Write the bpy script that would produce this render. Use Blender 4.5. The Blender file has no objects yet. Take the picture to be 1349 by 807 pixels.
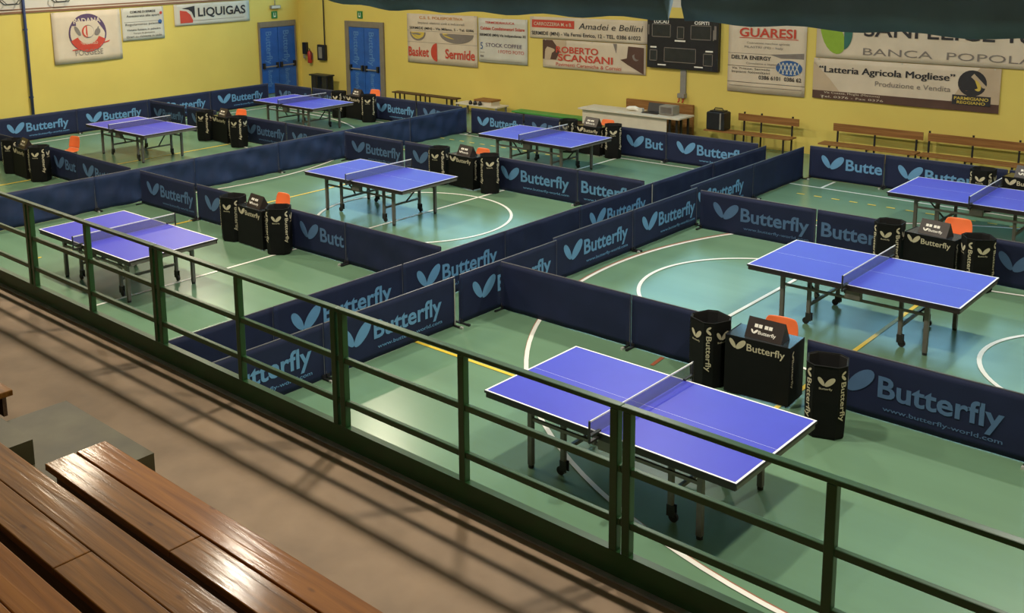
import bpy, math, random
from mathutils import Matrix, Vector
from math import sin, cos, pi, radians
random.seed(7)
scene = bpy.context.scene
COL = scene.collection

# ------------------------------------------------------------------ camera
FPX, PPX, PPY, CAMZ = 1358.95, 582.72, 178.02, 5.1292
cam = bpy.data.cameras.new('camera')
cam.sensor_width = 36.0
cam.lens = FPX / 1349 * 36.0
cam.shift_x = (674.5 - PPX) / 1349
cam.shift_y = -(403.5 - PPY) / 1349
cam.clip_start = 0.05
camo = bpy.data.objects.new('camera', cam)
camo.matrix_world = Matrix(((0.72640263, -0.11111677, 0.67822731, 0.0),
                            (0.6870178, 0.14410105, -0.71220884, 0.0),
                            (-0.01859492, 0.98330461, 0.18101459, CAMZ),
                            (0, 0, 0, 1)))
COL.objects.link(camo)
scene.camera = camo

# ------------------------------------------------------------------ exposure, world, lamps
scene.view_settings.view_transform = 'Standard'
scene.view_settings.look = 'None'
scene.view_settings.exposure = 0.0
scene.view_settings.gamma = 1.0
scene.view_settings.use_curve_mapping = False

world = bpy.data.worlds.new('daylight')
scene.world = world
world.use_nodes = True
bgn = world.node_tree.nodes['Background']
bgn.inputs[0].default_value = (0.36, 0.76, 1.0, 1)
bgn.inputs[1].default_value = 5.6

LAMP_Z = 7.6
LAMPS = []
for x, p in ((-21.1, 360), (-16.3, 300), (-11.5, 270), (-6.7, 290), (-1.9, 300)):
    LAMPS.append((x, 7.65, p, (1.0, 0.84, 0.62) if x < -14 else (1.0, 0.90, 0.74)))
for x, p in ((-25.2, 560), (-17.5, 330), (-10.0, 330), (-3.0, 330)):
    LAMPS.append((x, 15.9, p, (1.0, 0.86, 0.64) if x < -14 else (1.0, 0.92, 0.80)))

# ------------------------------------------------------------------ materials
MATS = {}
def mat(name, col, rough=0.6, metal=0.0, noise=0.0, scale=8.0, stretch=(1, 1, 1), spec=0.5, bump=0.0, emit=None, coat=0.0):
    if name in MATS:
        return MATS[name]
    m = bpy.data.materials.new(name)
    m.use_nodes = True
    nt = m.node_tree
    b = nt.nodes['Principled BSDF']
    b.inputs['Base Color'].default_value = (*col, 1)
    b.inputs['Roughness'].default_value = rough
    b.inputs['Metallic'].default_value = metal
    b.inputs['Specular IOR Level'].default_value = spec
    if coat:
        b.inputs['Coat Weight'].default_value = coat
        b.inputs['Coat Roughness'].default_value = 0.12
    if emit:
        b.inputs['Emission Color'].default_value = (*col, 1)
        b.inputs['Emission Strength'].default_value = emit
    if noise or bump:
        tc = nt.nodes.new('ShaderNodeTexCoord')
        mp = nt.nodes.new('ShaderNodeMapping')
        mp.inputs['Scale'].default_value = stretch
        nt.links.new(tc.outputs['Object'], mp.inputs['Vector'])
        n = nt.nodes.new('ShaderNodeTexNoise')
        n.inputs['Scale'].default_value = scale
        n.inputs['Detail'].default_value = 5
        nt.links.new(mp.outputs[0], n.inputs['Vector'])
        if noise:
            r = nt.nodes.new('ShaderNodeValToRGB')
            r.color_ramp.elements[0].position = 0.3
            r.color_ramp.elements[1].position = 0.7
            r.color_ramp.elements[0].color = (*[c * (1 - noise) for c in col], 1)
            r.color_ramp.elements[1].color = (*[min(1, c * (1 + noise)) for c in col], 1)
            nt.links.new(n.outputs['Fac'], r.inputs[0])
            nt.links.new(r.outputs[0], b.inputs['Base Color'])
        if bump:
            bp = nt.nodes.new('ShaderNodeBump')
            bp.inputs['Strength'].default_value = bump
            bp.inputs['Distance'].default_value = 0.01
            nt.links.new(n.outputs['Fac'], bp.inputs['Height'])
            nt.links.new(bp.outputs[0], b.inputs['Normal'])
    MATS[name] = m
    return m

def net_mat(name, col, alpha):
    m = bpy.data.materials.new(name)
    m.use_nodes = True
    nt = m.node_tree
    b = nt.nodes['Principled BSDF']
    b.inputs['Base Color'].default_value = (*col, 1)
    b.inputs['Roughness'].default_value = 0.9
    out = nt.nodes['Material Output']
    tr = nt.nodes.new('ShaderNodeBsdfTransparent')
    mx = nt.nodes.new('ShaderNodeMixShader')
    mx.inputs[0].default_value = alpha
    nt.links.new(tr.outputs[0], mx.inputs[1])
    nt.links.new(b.outputs[0], mx.inputs[2])
    nt.links.new(mx.outputs[0], out.inputs[0])
    MATS[name] = m
    return m

def glass_mat(name):
    m = bpy.data.materials.new(name)
    m.use_nodes = True
    nt = m.node_tree
    nt.nodes.remove(nt.nodes['Principled BSDF'])
    out = nt.nodes['Material Output']
    tr = nt.nodes.new('ShaderNodeBsdfTransparent')
    tr.inputs[0].default_value = (0.93, 0.97, 0.98, 1)
    gl = nt.nodes.new('ShaderNodeBsdfGlossy')
    gl.inputs['Roughness'].default_value = 0.02
    mx = nt.nodes.new('ShaderNodeMixShader')
    mx.inputs[0].default_value = 0.08
    nt.links.new(tr.outputs[0], mx.inputs[1])
    nt.links.new(gl.outputs[0], mx.inputs[2])
    nt.links.new(mx.outputs[0], out.inputs[0])
    MATS[name] = m
    return m

def wood_mat(name, c1, c2, rough, streak=(0.6, 14, 14), bump=0.15, knots=True, coat=0.0):
    m = bpy.data.materials.new(name)
    m.use_nodes = True
    nt = m.node_tree
    b = nt.nodes['Principled BSDF']
    b.inputs['Roughness'].default_value = rough
    b.inputs['Specular IOR Level'].default_value = 0.12
    b.inputs['Coat Weight'].default_value = coat
    b.inputs['Coat Roughness'].default_value = 0.13
    tc = nt.nodes.new('ShaderNodeTexCoord')
    mp = nt.nodes.new('ShaderNodeMapping')
    mp.inputs['Scale'].default_value = streak
    nt.links.new(tc.outputs['Object'], mp.inputs['Vector'])
    n = nt.nodes.new('ShaderNodeTexNoise')
    n.inputs['Scale'].default_value = 2.0
    n.inputs['Detail'].default_value = 8
    n.inputs['Distortion'].default_value = 0.6
    nt.links.new(mp.outputs[0], n.inputs['Vector'])
    r = nt.nodes.new('ShaderNodeValToRGB')
    r.color_ramp.elements[0].position = 0.32
    r.color_ramp.elements[1].position = 0.68
    r.color_ramp.elements[0].color = (*c1, 1)
    r.color_ramp.elements[1].color = (*c2, 1)
    nt.links.new(n.outputs['Fac'], r.inputs[0])
    src = r.outputs[0]
    if knots:
        v = nt.nodes.new('ShaderNodeTexVoronoi')
        v.inputs['Scale'].default_value = 3.2
        mp2 = nt.nodes.new('ShaderNodeMapping')
        mp2.inputs['Scale'].default_value = (0.8, 2.0, 1.5)
        nt.links.new(tc.outputs['Object'], mp2.inputs['Vector'])
        nt.links.new(mp2.outputs[0], v.inputs['Vector'])
        rk = nt.nodes.new('ShaderNodeValToRGB')
        rk.color_ramp.elements[0].position = 0.05
        rk.color_ramp.elements[1].position = 0.12
        rk.color_ramp.elements[0].color = (0.3, 0.22, 0.2, 1)
        rk.color_ramp.elements[1].color = (1, 1, 1, 1)
        nt.links.new(v.outputs['Distance'], rk.inputs[0])
        mx = nt.nodes.new('ShaderNodeMix')
        mx.data_type = 'RGBA'
        mx.blend_type = 'MULTIPLY'
        mx.inputs['Factor'].default_value = 1
        nt.links.new(src, mx.inputs['A'])
        nt.links.new(rk.outputs[0], mx.inputs['B'])
        src = mx.outputs['Result']
    nt.links.new(src, b.inputs['Base Color'])
    bp = nt.nodes.new('ShaderNodeBump')
    bp.inputs['Strength'].default_value = bump
    bp.inputs['Distance'].default_value = 0.004
    nt.links.new(n.outputs['Fac'], bp.inputs['Height'])
    nt.links.new(bp.outputs[0], b.inputs['Normal'])
    nt.links.new(bp.outputs[0], b.inputs['Coat Normal'])
    MATS[name] = m
    return m

mat('court_green', (0.138, 0.250, 0.155), 0.26, noise=0.10, scale=0.5, stretch=(0.25, 3, 1), spec=0.5)
mat('line_white', (0.80, 0.80, 0.74), 0.4)
mat('line_yellow', (0.80, 0.58, 0.05), 0.4)
mat('line_red', (0.32, 0.10, 0.05), 0.4)
mat('wall_yellow', (0.68, 0.54, 0.125), 0.7, noise=0.05, scale=0.6)
mat('wall_white', (0.62, 0.58, 0.52), 0.8, noise=0.05, scale=0.8)
mat('ceiling_grey', (0.45, 0.45, 0.43), 0.8, noise=0.05, scale=1)
mat('trim_brown', (0.22, 0.10, 0.05), 0.5)
mat('window_frame', (0.35, 0.36, 0.37), 0.5)
glass_mat('glass')
mat('concrete', (0.27, 0.185, 0.115), 0.75, noise=0.22, scale=2.2, bump=0.1)
mat('concrete_green', (0.070, 0.062, 0.030), 0.45, spec=0.2, noise=0.35, scale=3, bump=0.25)
mat('steel_edge', (0.42, 0.40, 0.37), 0.4, 0.6, noise=0.15, scale=9)
mat('rail_green', (0.016, 0.072, 0.018), 0.33, noise=0.15, scale=4)
wood_mat('bench_wood', (0.115, 0.043, 0.006), (0.265, 0.108, 0.019), 0.5, bump=0.35, coat=0.20)
wood_mat('bench_wood_orange', (0.19, 0.062, 0.007), (0.32, 0.118, 0.016), 0.5, bump=0.35, coat=0.20)
wood_mat('wall_bench_wood', (0.20, 0.09, 0.03), (0.34, 0.17, 0.06), 0.5, knots=False)
wood_mat('dark_wood', (0.06, 0.035, 0.02), (0.12, 0.07, 0.04), 0.5, knots=False)
mat('table_blue', (0.052, 0.055, 0.52), 0.42, noise=0.03, scale=3, spec=0.3)
mat('table_white', (0.80, 0.80, 0.80), 0.4)
mat('table_edge', (0.025, 0.018, 0.018), 0.5)
mat('leg_grey', (0.15, 0.14, 0.125), 0.45, 0.3, noise=0.1, scale=9)
mat('leg_dark', (0.02, 0.02, 0.02), 0.45, noise=0.1, scale=9)
mat('rubber', (0.012, 0.012, 0.012), 0.6)
net_mat('net_mesh', (0.05, 0.055, 0.07), 0.62)
mat('navy_cloth', (0.0105, 0.0165, 0.054), 0.72, noise=0.12, scale=3, spec=0.3)
mat('navy_back', (0.017, 0.030, 0.085), 0.6, noise=0.15, scale=3, spec=0.3)
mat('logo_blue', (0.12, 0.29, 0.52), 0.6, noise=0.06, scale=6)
mat('logo_blue_shaded', (0.075, 0.15, 0.30), 0.6, noise=0.06, scale=6)  # same print as logo_blue, with the shade of less lit panels in its colour
mat('frame_dark', (0.03, 0.03, 0.035), 0.4, 0.5, noise=0.1, scale=6)
mat('rim_grey', (0.13, 0.13, 0.15), 0.4, 0.3, noise=0.1, scale=6)
mat('frame_pale', (0.55, 0.55, 0.52), 0.4, 0.3, noise=0.1, scale=6)
mat('black_cloth', (0.0055, 0.006, 0.006), 0.7, noise=0.15, scale=7, spec=0.18)
mat('black_inside', (0.008, 0.008, 0.008), 0.8, noise=0.1, scale=5)
mat('cream_print', (0.56, 0.50, 0.36), 0.6, noise=0.05, scale=9)
mat('desk_gloss', (0.02, 0.024, 0.028), 0.14, noise=0.05, scale=4)
mat('board_black', (0.022, 0.014, 0.012), 0.4, noise=0.15, scale=7)
mat('print_white', (0.80, 0.77, 0.70), 0.6, noise=0.04, scale=7)
mat('orange_plastic', (0.88, 0.20, 0.06), 0.4, noise=0.05, scale=4)
mat('chair_steel', (0.09, 0.09, 0.09), 0.35, 0.7, noise=0.1, scale=9)
mat('banner_white', (0.62, 0.52, 0.40), 0.7, noise=0.07, scale=2)
mat('banner_cool', (0.56, 0.54, 0.48), 0.7, noise=0.07, scale=2)
mat('banner_beige', (0.50, 0.38, 0.26), 0.7, noise=0.12, scale=1.5)
mat('banner_brown', (0.085, 0.04, 0.028), 0.7, noise=0.15, scale=2)
mat('ink_black', (0.022, 0.02, 0.024), 0.7, noise=0.05, scale=9)
mat('ink_grey', (0.20, 0.17, 0.15), 0.7, noise=0.05, scale=9)
mat('ink_red', (0.52, 0.055, 0.03), 0.7, noise=0.05, scale=9)
mat('ink_green', (0.24, 0.38, 0.03), 0.7, noise=0.05, scale=9)
mat('ink_teal', (0.03, 0.13, 0.10), 0.7, noise=0.05, scale=9)
mat('ink_blue', (0.03, 0.10, 0.28), 0.7, noise=0.05, scale=9)
mat('ink_violet', (0.09, 0.05, 0.12), 0.7, noise=0.05, scale=9)
mat('ink_orange', (0.55, 0.22, 0.05), 0.7, noise=0.05, scale=9)
mat('ink_yellow', (0.60, 0.44, 0.07), 0.7, noise=0.05, scale=9)
mat('door_blue', (0.014, 0.095, 0.42), 0.45, noise=0.15, scale=3)
mat('door_frame', (0.20, 0.17, 0.13), 0.5, noise=0.1, scale=4)
mat('door_print', (0.09, 0.22, 0.52), 0.5, noise=0.1, scale=6)
mat('pipe_blue', (0.03, 0.05, 0.15), 0.4, noise=0.1, scale=4)
mat('sign_green', (0.02, 0.20, 0.06), 0.5, noise=0.05, scale=9)
mat('signal_red', (0.42, 0.03, 0.02), 0.4, noise=0.05, scale=9)
mat('plastic_black', (0.015, 0.015, 0.018), 0.4, noise=0.1, scale=8)
mat('plastic_grey', (0.23, 0.22, 0.20), 0.5, noise=0.1, scale=8)
mat('laminate_white', (0.62, 0.56, 0.46), 0.5, noise=0.05, scale=4)
mat('mat_green', (0.06, 0.26, 0.05), 0.5, noise=0.1, scale=4)
mat('scoreboard_black', (0.018, 0.018, 0.020), 0.35, noise=0.1, scale=6)
mat('scoreboard_glass', (0.035, 0.037, 0.035), 0.25, noise=0.1, scale=6)
mat('curtain_teal', (0.135, 0.215, 0.29), 0.8, noise=0.2, scale=2.5)
mat('lamp_shell', (0.30, 0.30, 0.30), 0.4, 0.6, noise=0.1, scale=8)
mat('lamp_lens', (1.0, 0.93, 0.80), 0.4, emit=20.0)

# ------------------------------------------------------------------ mesh builder
class MB:
    def __init__(self):
        self.v, self.f, self.mi, self.slots = [], [], [], []
    def slot(self, m):
        if m not in self.slots:
            self.slots.append(m)
        return self.slots.index(m)
    def add(self, vs, fs, m):
        o = len(self.v)
        self.v.extend([tuple(p) for p in vs])
        k = self.slot(m)
        for f in fs:
            self.f.append([i + o for i in f])
            self.mi.append(k)
    def box(self, x0, x1, y0, y1, z0, z1, m, M=None, ch=0.0):
        if ch:
            # chamfered along the vertical and horizontal outline: three stacked rings
            rings = []
            for z, c in ((z0, ch), (z0 + ch, 0), (z1 - ch, 0), (z1, ch)):
                rings.append([(x0 + c, y0 + c, z), (x1 - c, y0 + c, z), (x1 - c, y1 - c, z), (x0 + c, y1 - c, z)])
            vs = [p for r in rings for p in r]
            fs = [[3, 2, 1, 0], [12, 13, 14, 15]]
            for r in range(3):
                for i in range(4):
                    j = (i + 1) % 4
                    fs.append([4 * r + i, 4 * r + j, 4 * r + 4 + j, 4 * r + 4 + i])
        else:
            vs = [(x0, y0, z0), (x1, y0, z0), (x1, y1, z0), (x0, y1, z0), (x0, y0, z1), (x1, y0, z1), (x1, y1, z1), (x0, y1, z1)]
            fs = [[3, 2, 1, 0], [4, 5, 6, 7], [0, 1, 5, 4], [1, 2, 6, 5], [2, 3, 7, 6], [3, 0, 4, 7]]
        if M is not None:
            vs = [M @ Vector(p) for p in vs]
        self.add(vs, fs, m)
    def tube(self, pts, r, m, n=8, closed=False):
        pts = [Vector(p) for p in pts]
        k = len(pts)
        vs, fs = [], []
        for i, p in enumerate(pts):
            a = pts[(i - 1) % k] if (closed or i > 0) else p
            b = pts[(i + 1) % k] if (closed or i < k - 1) else p
            d = (b - a).normalized()
            up = Vector((0, 0, 1)) if abs(d.z) < 0.95 else Vector((1, 0, 0))
            s = d.cross(up).normalized()
            t = s.cross(d).normalized()
            rr = r[i] if isinstance(r, (list, tuple)) else r
            for j in range(n):
                an = 2 * pi * (j + 0.5) / n
                vs.append(p + s * cos(an) * rr + t * sin(an) * rr)
        for i in range(k if closed else k - 1):
            i2 = (i + 1) % k
            for j in range(n):
                j2 = (j + 1) % n
                fs.append([i * n + j2, i * n + j, i2 * n + j, i2 * n + j2])
        if not closed:
            fs.append(list(range(n)))
            fs.append([(k - 1) * n + j for j in range(n)][::-1])
        self.add(vs, fs, m)
    def bar(self, p0, p1, w, h, m):
        """square-section bar from p0 to p1"""
        p0, p1 = Vector(p0), Vector(p1)
        d = (p1 - p0).normalized()
        up = Vector((0, 0, 1)) if abs(d.z) < 0.95 else Vector((0, 1, 0))
        s = d.cross(up).normalized()
        t = s.cross(d).normalized()
        vs = []
        for p in (p0, p1):
            for a, b in ((-1, -1), (1, -1), (1, 1), (-1, 1)):
                vs.append(p + s * a * w / 2 + t * b * h / 2)
        self.add(vs, [[0, 1, 2, 3], [7, 6, 5, 4], [0, 4, 5, 1], [1, 5, 6, 2], [2, 6, 7, 3], [3, 7, 4, 0]], m)
    def prism(self, poly, z0, z1, m, cap=True, M=None):
        n = len(poly)
        vs = [(x, y, z0) for x, y in poly] + [(x, y, z1) for x, y in poly]
        fs = [[i, (i + 1) % n, n + (i + 1) % n, n + i] for i in range(n)]
        if cap:
            fs += [list(range(n))[::-1], [n + i for i in range(n)]]
        if M is not None:
            vs = [M @ Vector(p) for p in vs]
        self.add(vs, fs, m)
    def flat(self, poly, M, m, off=0.0):
        """2D polygon (x right, z up) laid on the plane of M, facing -y"""
        vs = [M @ Vector((x, -off, z)) for x, z in poly]
        self.add(vs, [list(range(len(poly)))], m)
    def text(self, s, x, z, w, hgt, M, m, off=0.003, bold=0.0, align='L', vert=False, disp=None, italic=0.0):
        vs, fs, bw = text_mesh(s, bold)
        sx = (w / bw) if w else hgt / 0.72
        sz = hgt / 0.72
        W = bw * sx
        dx = {'L': 0, 'C': -W / 2, 'R': -W}[align]
        out = []
        for px, pz in vs:
            a, b = px * sx + dx + italic * pz * sz, pz * sz
            if vert:      # reads downwards
                a, b = b, -a
            q = Vector((x + a, -off, z + b))
            if disp:
                q.y += disp(q.x, q.z)
            out.append(M @ q)
        self.add(out, fs, m)
    def build(self, name, parent=None, smooth=False, bevel=0.0, subsurf=0):
        me = bpy.data.meshes.new(name)
        me.from_pydata(self.v, [], self.f)
        for m in self.slots:
            me.materials.append(MATS[m])
        me.polygons.foreach_set('material_index', self.mi)
        if smooth:
            me.polygons.foreach_set('use_smooth', [len(f) == 4 for f in self.f])   # print and end caps stay flat
        me.update()
        o = bpy.data.objects.new(name, me)
        COL.objects.link(o)
        if parent is not None:
            o.parent = parent
        if bevel:
            b = o.modifiers.new('bevel', 'BEVEL')
            b.width = bevel
            b.segments = 2
            b.limit_method = 'ANGLE'
        if subsurf:
            s = o.modifiers.new('subsurf', 'SUBSURF')
            s.levels = s.render_levels = subsurf
        return o

_T = {}
def text_mesh(s, bold):
    key = (s, bold)
    if key not in _T:
        cu = bpy.data.curves.new('t', 'FONT')
        cu.body = s
        cu.size = 1.0
        cu.offset = bold
        cu.resolution_u = 3
        cu.fill_mode = 'FRONT'
        o = bpy.data.objects.new('t', cu)
        COL.objects.link(o)
        bpy.context.view_layer.update()
        me = bpy.data.meshes.new_from_object(o)
        vs = [(v.co.x, v.co.y) for v in me.vertices]
        fs = [list(p.vertices) for p in me.polygons]
        x0 = min(v[0] for v in vs)
        x1 = max(v[0] for v in vs)
        vs = [(a - x0, b) for a, b in vs]
        bpy.data.objects.remove(o)
        bpy.data.curves.remove(cu)
        bpy.data.meshes.remove(me)
        _T[key] = (vs, fs, max(x1 - x0, 1e-3))
    return _T[key]

def ell(cx, cz, a, b, ang, n=20, pointed=0.0):
    out = []
    for i in range(n):
        t = 2 * pi * i / n
        x, z = a * cos(t), b * sin(t) * (1 - pointed * cos(t))
        out.append((cx + x * cos(ang) - z * sin(ang), cz + x * sin(ang) + z * cos(ang)))
    return out

def wings(mb, x, z, s, M, m, off=0.003, vert=False, disp=None):
    """two leaf-shaped wings in a V, width about 1.0*s, standing on (x,z)"""
    for poly in (ell(-0.26, 0.31, 0.31, 0.125, radians(124), pointed=-0.12), ell(0.22, 0.30, 0.38, 0.165, radians(45), pointed=-0.08)):
        P = []
        for a, b in poly:
            a, b = a * s, b * s
            if vert:
                a, b = b, -a
            P.append((x + a, z + b))
        if disp:
            vs = [M @ Vector((a, -off + disp(a, b), b)) for a, b in P]
            mb.add(vs, [list(range(len(P)))], m)
        else:
            mb.flat(P, M, m, off)

I4 = Matrix.Identity(4)
def props(o, label=None, cat=None, group=None, kind=None):
    if label: o['label'] = label
    if cat: o['category'] = cat
    if group: o['group'] = group
    if kind: o['kind'] = kind
    return o
def thing(name, label, cat, loc=(0, 0, 0), rz=0.0, group=None):
    o = bpy.data.objects.new(name, None)
    o.empty_display_size = 0.1
    COL.objects.link(o)
    o.location = loc
    o.rotation_euler = (0, 0, rz)
    return props(o, label, cat, group)
def struct(o):
    o['kind'] = 'structure'
    return o
def copy_tree(o, parent=None):
    c = o.copy()
    COL.objects.link(c)
    if parent is not None:
        c.parent = parent
    for ch in list(o.children):
        copy_tree(ch, c)
    return c

# ------------------------------------------------------------------ the room
XL, XR, YB, YF, ZC = -29.77, 3.2, 23.8, -3.4, 8.6
ST_Y, ST_Z = 4.5, 1.57          # edge and level of the spectators' stand

def strip(mb, p0, p1, w, m, z=0.002):
    p0, p1 = Vector((*p0, z)), Vector((*p1, z))
    d = (p1 - p0).normalized()
    s = Vector((-d.y, d.x, 0)) * w / 2
    mb.add([p0 - s, p1 - s, p1 + s, p0 + s], [[0, 1, 2, 3]], m)
def arc(mb, c, r, a0, a1, w, m, z=0.002, n=72):
    vs, fs = [], []
    for i in range(n + 1):
        a = radians(a0 + (a1 - a0) * i / n)
        for rr in (r - w / 2, r + w / 2):
            vs.append((c[0] + rr * cos(a), c[1] + rr * sin(a), z))
    for i in range(n):
        fs.append([2 * i, 2 * i + 1, 2 * i + 3, 2 * i + 2])
    mb.add(vs, fs, m)

fl = MB()
fl.add([(XL, YF, 0), (XR, YF, 0), (XR, YB, 0), (XL, YB, 0)], [[0, 1, 2, 3]], 'court_green')
W = 0.055
for y in (6.72, 20.6):
    strip(fl, (-27.25, y), (-0.3, y), W, 'line_white', 0.0060)
for x in (-27.25, -13.75, -0.3):
    strip(fl, (x, 6.72), (x, 20.6), W, 'line_white', 0.0065)
arc(fl, (-13.75, 13.6), 1.88, 0, 360, W, 'line_white', 0.0070)
for c, a0, a1, xf, xb in (((-2.4, 13.57), 90, 270, -6.53, -0.3), ((-25.2, 13.6), -90, 90, -20.97, -27.25)):
    arc(fl, c, 6.66, a0, a1, W, 'line_white', 0.0075)
    arc(fl, (c[0] - 0.04, c[1] + 0.04), 6.665, a0, a1, 0.035, 'line_red', 0.0045)
    for q in (-6.66, 6.66):
        strip(fl, (c[0], c[1] + q), (xb, c[1] + q), W, 'line_white', 0.0077)
    arc(fl, (xf, 13.65), 1.83, a0, a1, W, 'line_white', 0.0080)
    strip(fl, (xf, 11.8), (xf, 15.5), W, 'line_white', 0.0085)
    for sgn in (-1, 1):
        strip(fl, (xf, 13.65 + sgn * 1.85), (xb, 13.65 + sgn * 3.0), W, 'line_white', 0.0090)
arc(fl, (-2.05, 13.55), 1.5, 0, 360, W, 'line_white', 0.0070)
for y, xa in ((9.05, -9.7), (18.1, -22.85)):
    strip(fl, (xa, y), (-4.75, y), W, 'line_yellow', 0.0050)
for x in (-22.85, -16.82, -10.75, -4.75):
    strip(fl, (x, 9.08), (x, 18.1), W, 'line_yellow', 0.0054)
for x in (-16.75, -10.75):
    for y in (8.5, 7.95, 7.4, 18.4, 18.95):
        strip(fl, (x, y), (x, y + 0.17), W, 'line_yellow', 0.0054)
x = -19.0
while x < -4:
    if x < -14.6 or x > -9.2:
        strip(fl, (x, 19.86), (x + 0.16, 19.86), W, 'line_yellow', 0.0054)
    x += 0.36
strip(fl, (-6.42, 10.40), (-6.45, 10.70), 0.05, 'line_red', 0.0056)
for x in (-8.74, -18.8):
    strip(fl, (x, 20.6), (x, 21.3), W, 'line_white', 0.0054)
struct(fl.build('floor'))

cb = MB()
cb.box(XL - .2, XR + .2, YF - .2, YB + .2, ZC, ZC + .2, 'ceiling_grey')
struct(cb.build('ceiling'))

WZ0, WZ1 = 3.75, 6.3            # window band of the long wall
wins = [(-29.2 + i * 3.4, -29.2 + i * 3.4 + 3.1) for i in range(9)]
wb = MB()
wb.box(XL, XR, YB, YB + .25, 0, 3.42, 'wall_yellow')
wb.box(XL, XR, YB, YB + .25, 3.42, WZ0, 'wall_white')
wb.box(XL, XR, YB, YB + .25, WZ1, ZC, 'wall_white')
ed = [XL] + [e for w in wins for e in w] + [XR]
for i in range(0, len(ed), 2):
    wb.box(ed[i], ed[i + 1], YB, YB + .25, WZ0, WZ1, 'wall_white')
struct(wb.build('wall_back'))
for i, (a, b) in enumerate(wins):
    m = MB()
    y0, y1 = YB + .08, YB + .16
    for za, zb in ((WZ0, WZ0 + .07), (WZ1 - .07, WZ1), ((WZ0 + WZ1) / 2 - .03, (WZ0 + WZ1) / 2 + .03)):
        m.box(a, b, y0, y1, za, zb, 'window_frame')
    for xa in (a, a + (b - a) / 3 - .03, a + 2 * (b - a) / 3 - .03, b - .06):
        m.box(xa, xa + .06, y0 + .001, y1 - .001, WZ0 + .07, WZ1 - .07, 'window_frame')
    wo = struct(m.build('window_%d' % (i + 1)))
    g = MB()
    g.box(a + .01, b - .01, YB + .115, YB + .121, WZ0 + .01, WZ1 - .01, 'glass')
    g.build('pane', wo)

wl = MB()
wl.box(XL - .25, XL, YF, YB + .25, 0, 3.40, 'wall_yellow')
wl.box(XL - .25, XL, YF, YB + .25, 3.40, ZC, 'wall_white')
struct(wl.build('wall_left'))
wr = MB()
wr.box(XR, XR + .25, YF, YB + .25, 0, 3.42, 'wall_yellow')
wr.box(XR, XR + .25, YF, YB + .25, 3.42, ZC, 'wall_white')
struct(wr.build('wall_right'))
wf = MB()
wf.box(XL - .25, XR + .25, YF - .25, YF, 0, ZC, 'wall_white')
struct(wf.build('wall_front'))
t = MB()
t.box(XL, XL + .035, YF, YB, 3.40, 3.46, 'trim_brown')
t.box(XL, XL + .025, YF, YB, 3.46, 3.50, 'banner_white')
t.box(XL, XL + .035, YF, YB, 3.50, 3.535, 'trim_brown')
struct(t.build('trim_1'))

# ------------------------------------------------------------------ the stand
AX0, AX1 = -7.24, -6.0          # the aisle between the bench blocks
sm = MB()
sm.box(XL, XR, YF, ST_Y, 0.0, ST_Z, 'concrete')
struct(sm.build('trim_2'))
sm = MB()
sm.box(XL, XR, YF, 2.30, ST_Z, 1.75, 'concrete')
sm.box(XL, XR, YF, 1.70, 1.75, 1.93, 'concrete')
sm.box(XL, XR, YF, 1.10, 1.93, 2.11, 'concrete')
struct(sm.build('trim_3'))
sm = MB()
sm.box(AX0 - .02, AX1 + .0, 2.30, 3.37, ST_Z, 1.74, 'concrete_green')
sm.box(AX0 - .02, AX1 - .47, 1.9, 2.75, 1.74, 1.92, 'concrete_green')
sm.box(AX0 - .02, AX1 - .47, 1.3, 2.13, 1.92, 2.10, 'concrete_green')
struct(sm.build('trim_4'))
sm = MB()                        # steel angle along the edge, green kick board
sm.box(XL, XR, ST_Y - .045, ST_Y - .005, ST_Z, ST_Z + .012, 'steel_edge')
struct(sm.build('trim_5'))
sm = MB()
sm.box(XL, XR, ST_Y - .004, ST_Y + .05, ST_Z - .25, ST_Z + .165, 'rail_green')
struct(sm.build('trim_6'))

# railing in sections, each between double posts
DX = [-17.4, -15.0, -12.6, -10.21, -7.77, -5.36, -2.97, -0.6, 1.8]
RAILW = ['far left section of green railing, before the plain barriers', 'far left second section of green railing',
         'left section of green railing at the photo edge', 'section of green railing before the left purple-blue table',
         'section of green railing before the barriers of the aisle',
         'section of green railing with its right post before the nearest table net',
         'section of green railing before right half of the nearest table',
         'last section of green railing at lower right corner']
zt = ST_Z + 1.047
for i in range(2, 8):
    x0, x1 = DX[i], DX[i + 1]
    r = thing('railing', RAILW[i], 'railing', ((x0 + x1) / 2, ST_Y + .022, ST_Z + .165), 0, 'green railing sections of the stand')
    h = (x1 - x0) / 2
    z = lambda q: q - .165
    m = MB(); m.box(-h, h, -.026, .026, z(1.022), z(1.052), 'rail_green'); m.build('handrail', r, bevel=.006)
    for q in (.673, .349):
        m = MB(); m.box(-h, h, -.018, .018, z(q - .022), z(q + .022), 'rail_green'); m.build('crossrail', r, bevel=.006)
    for xx in (-h + .042, 0, h - .042):
        m = MB(); m.box(xx - .026, xx + .026, -.027, .027, 0, z(1.0225), 'rail_green')
        m.build('post', r, bevel=.005)

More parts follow.
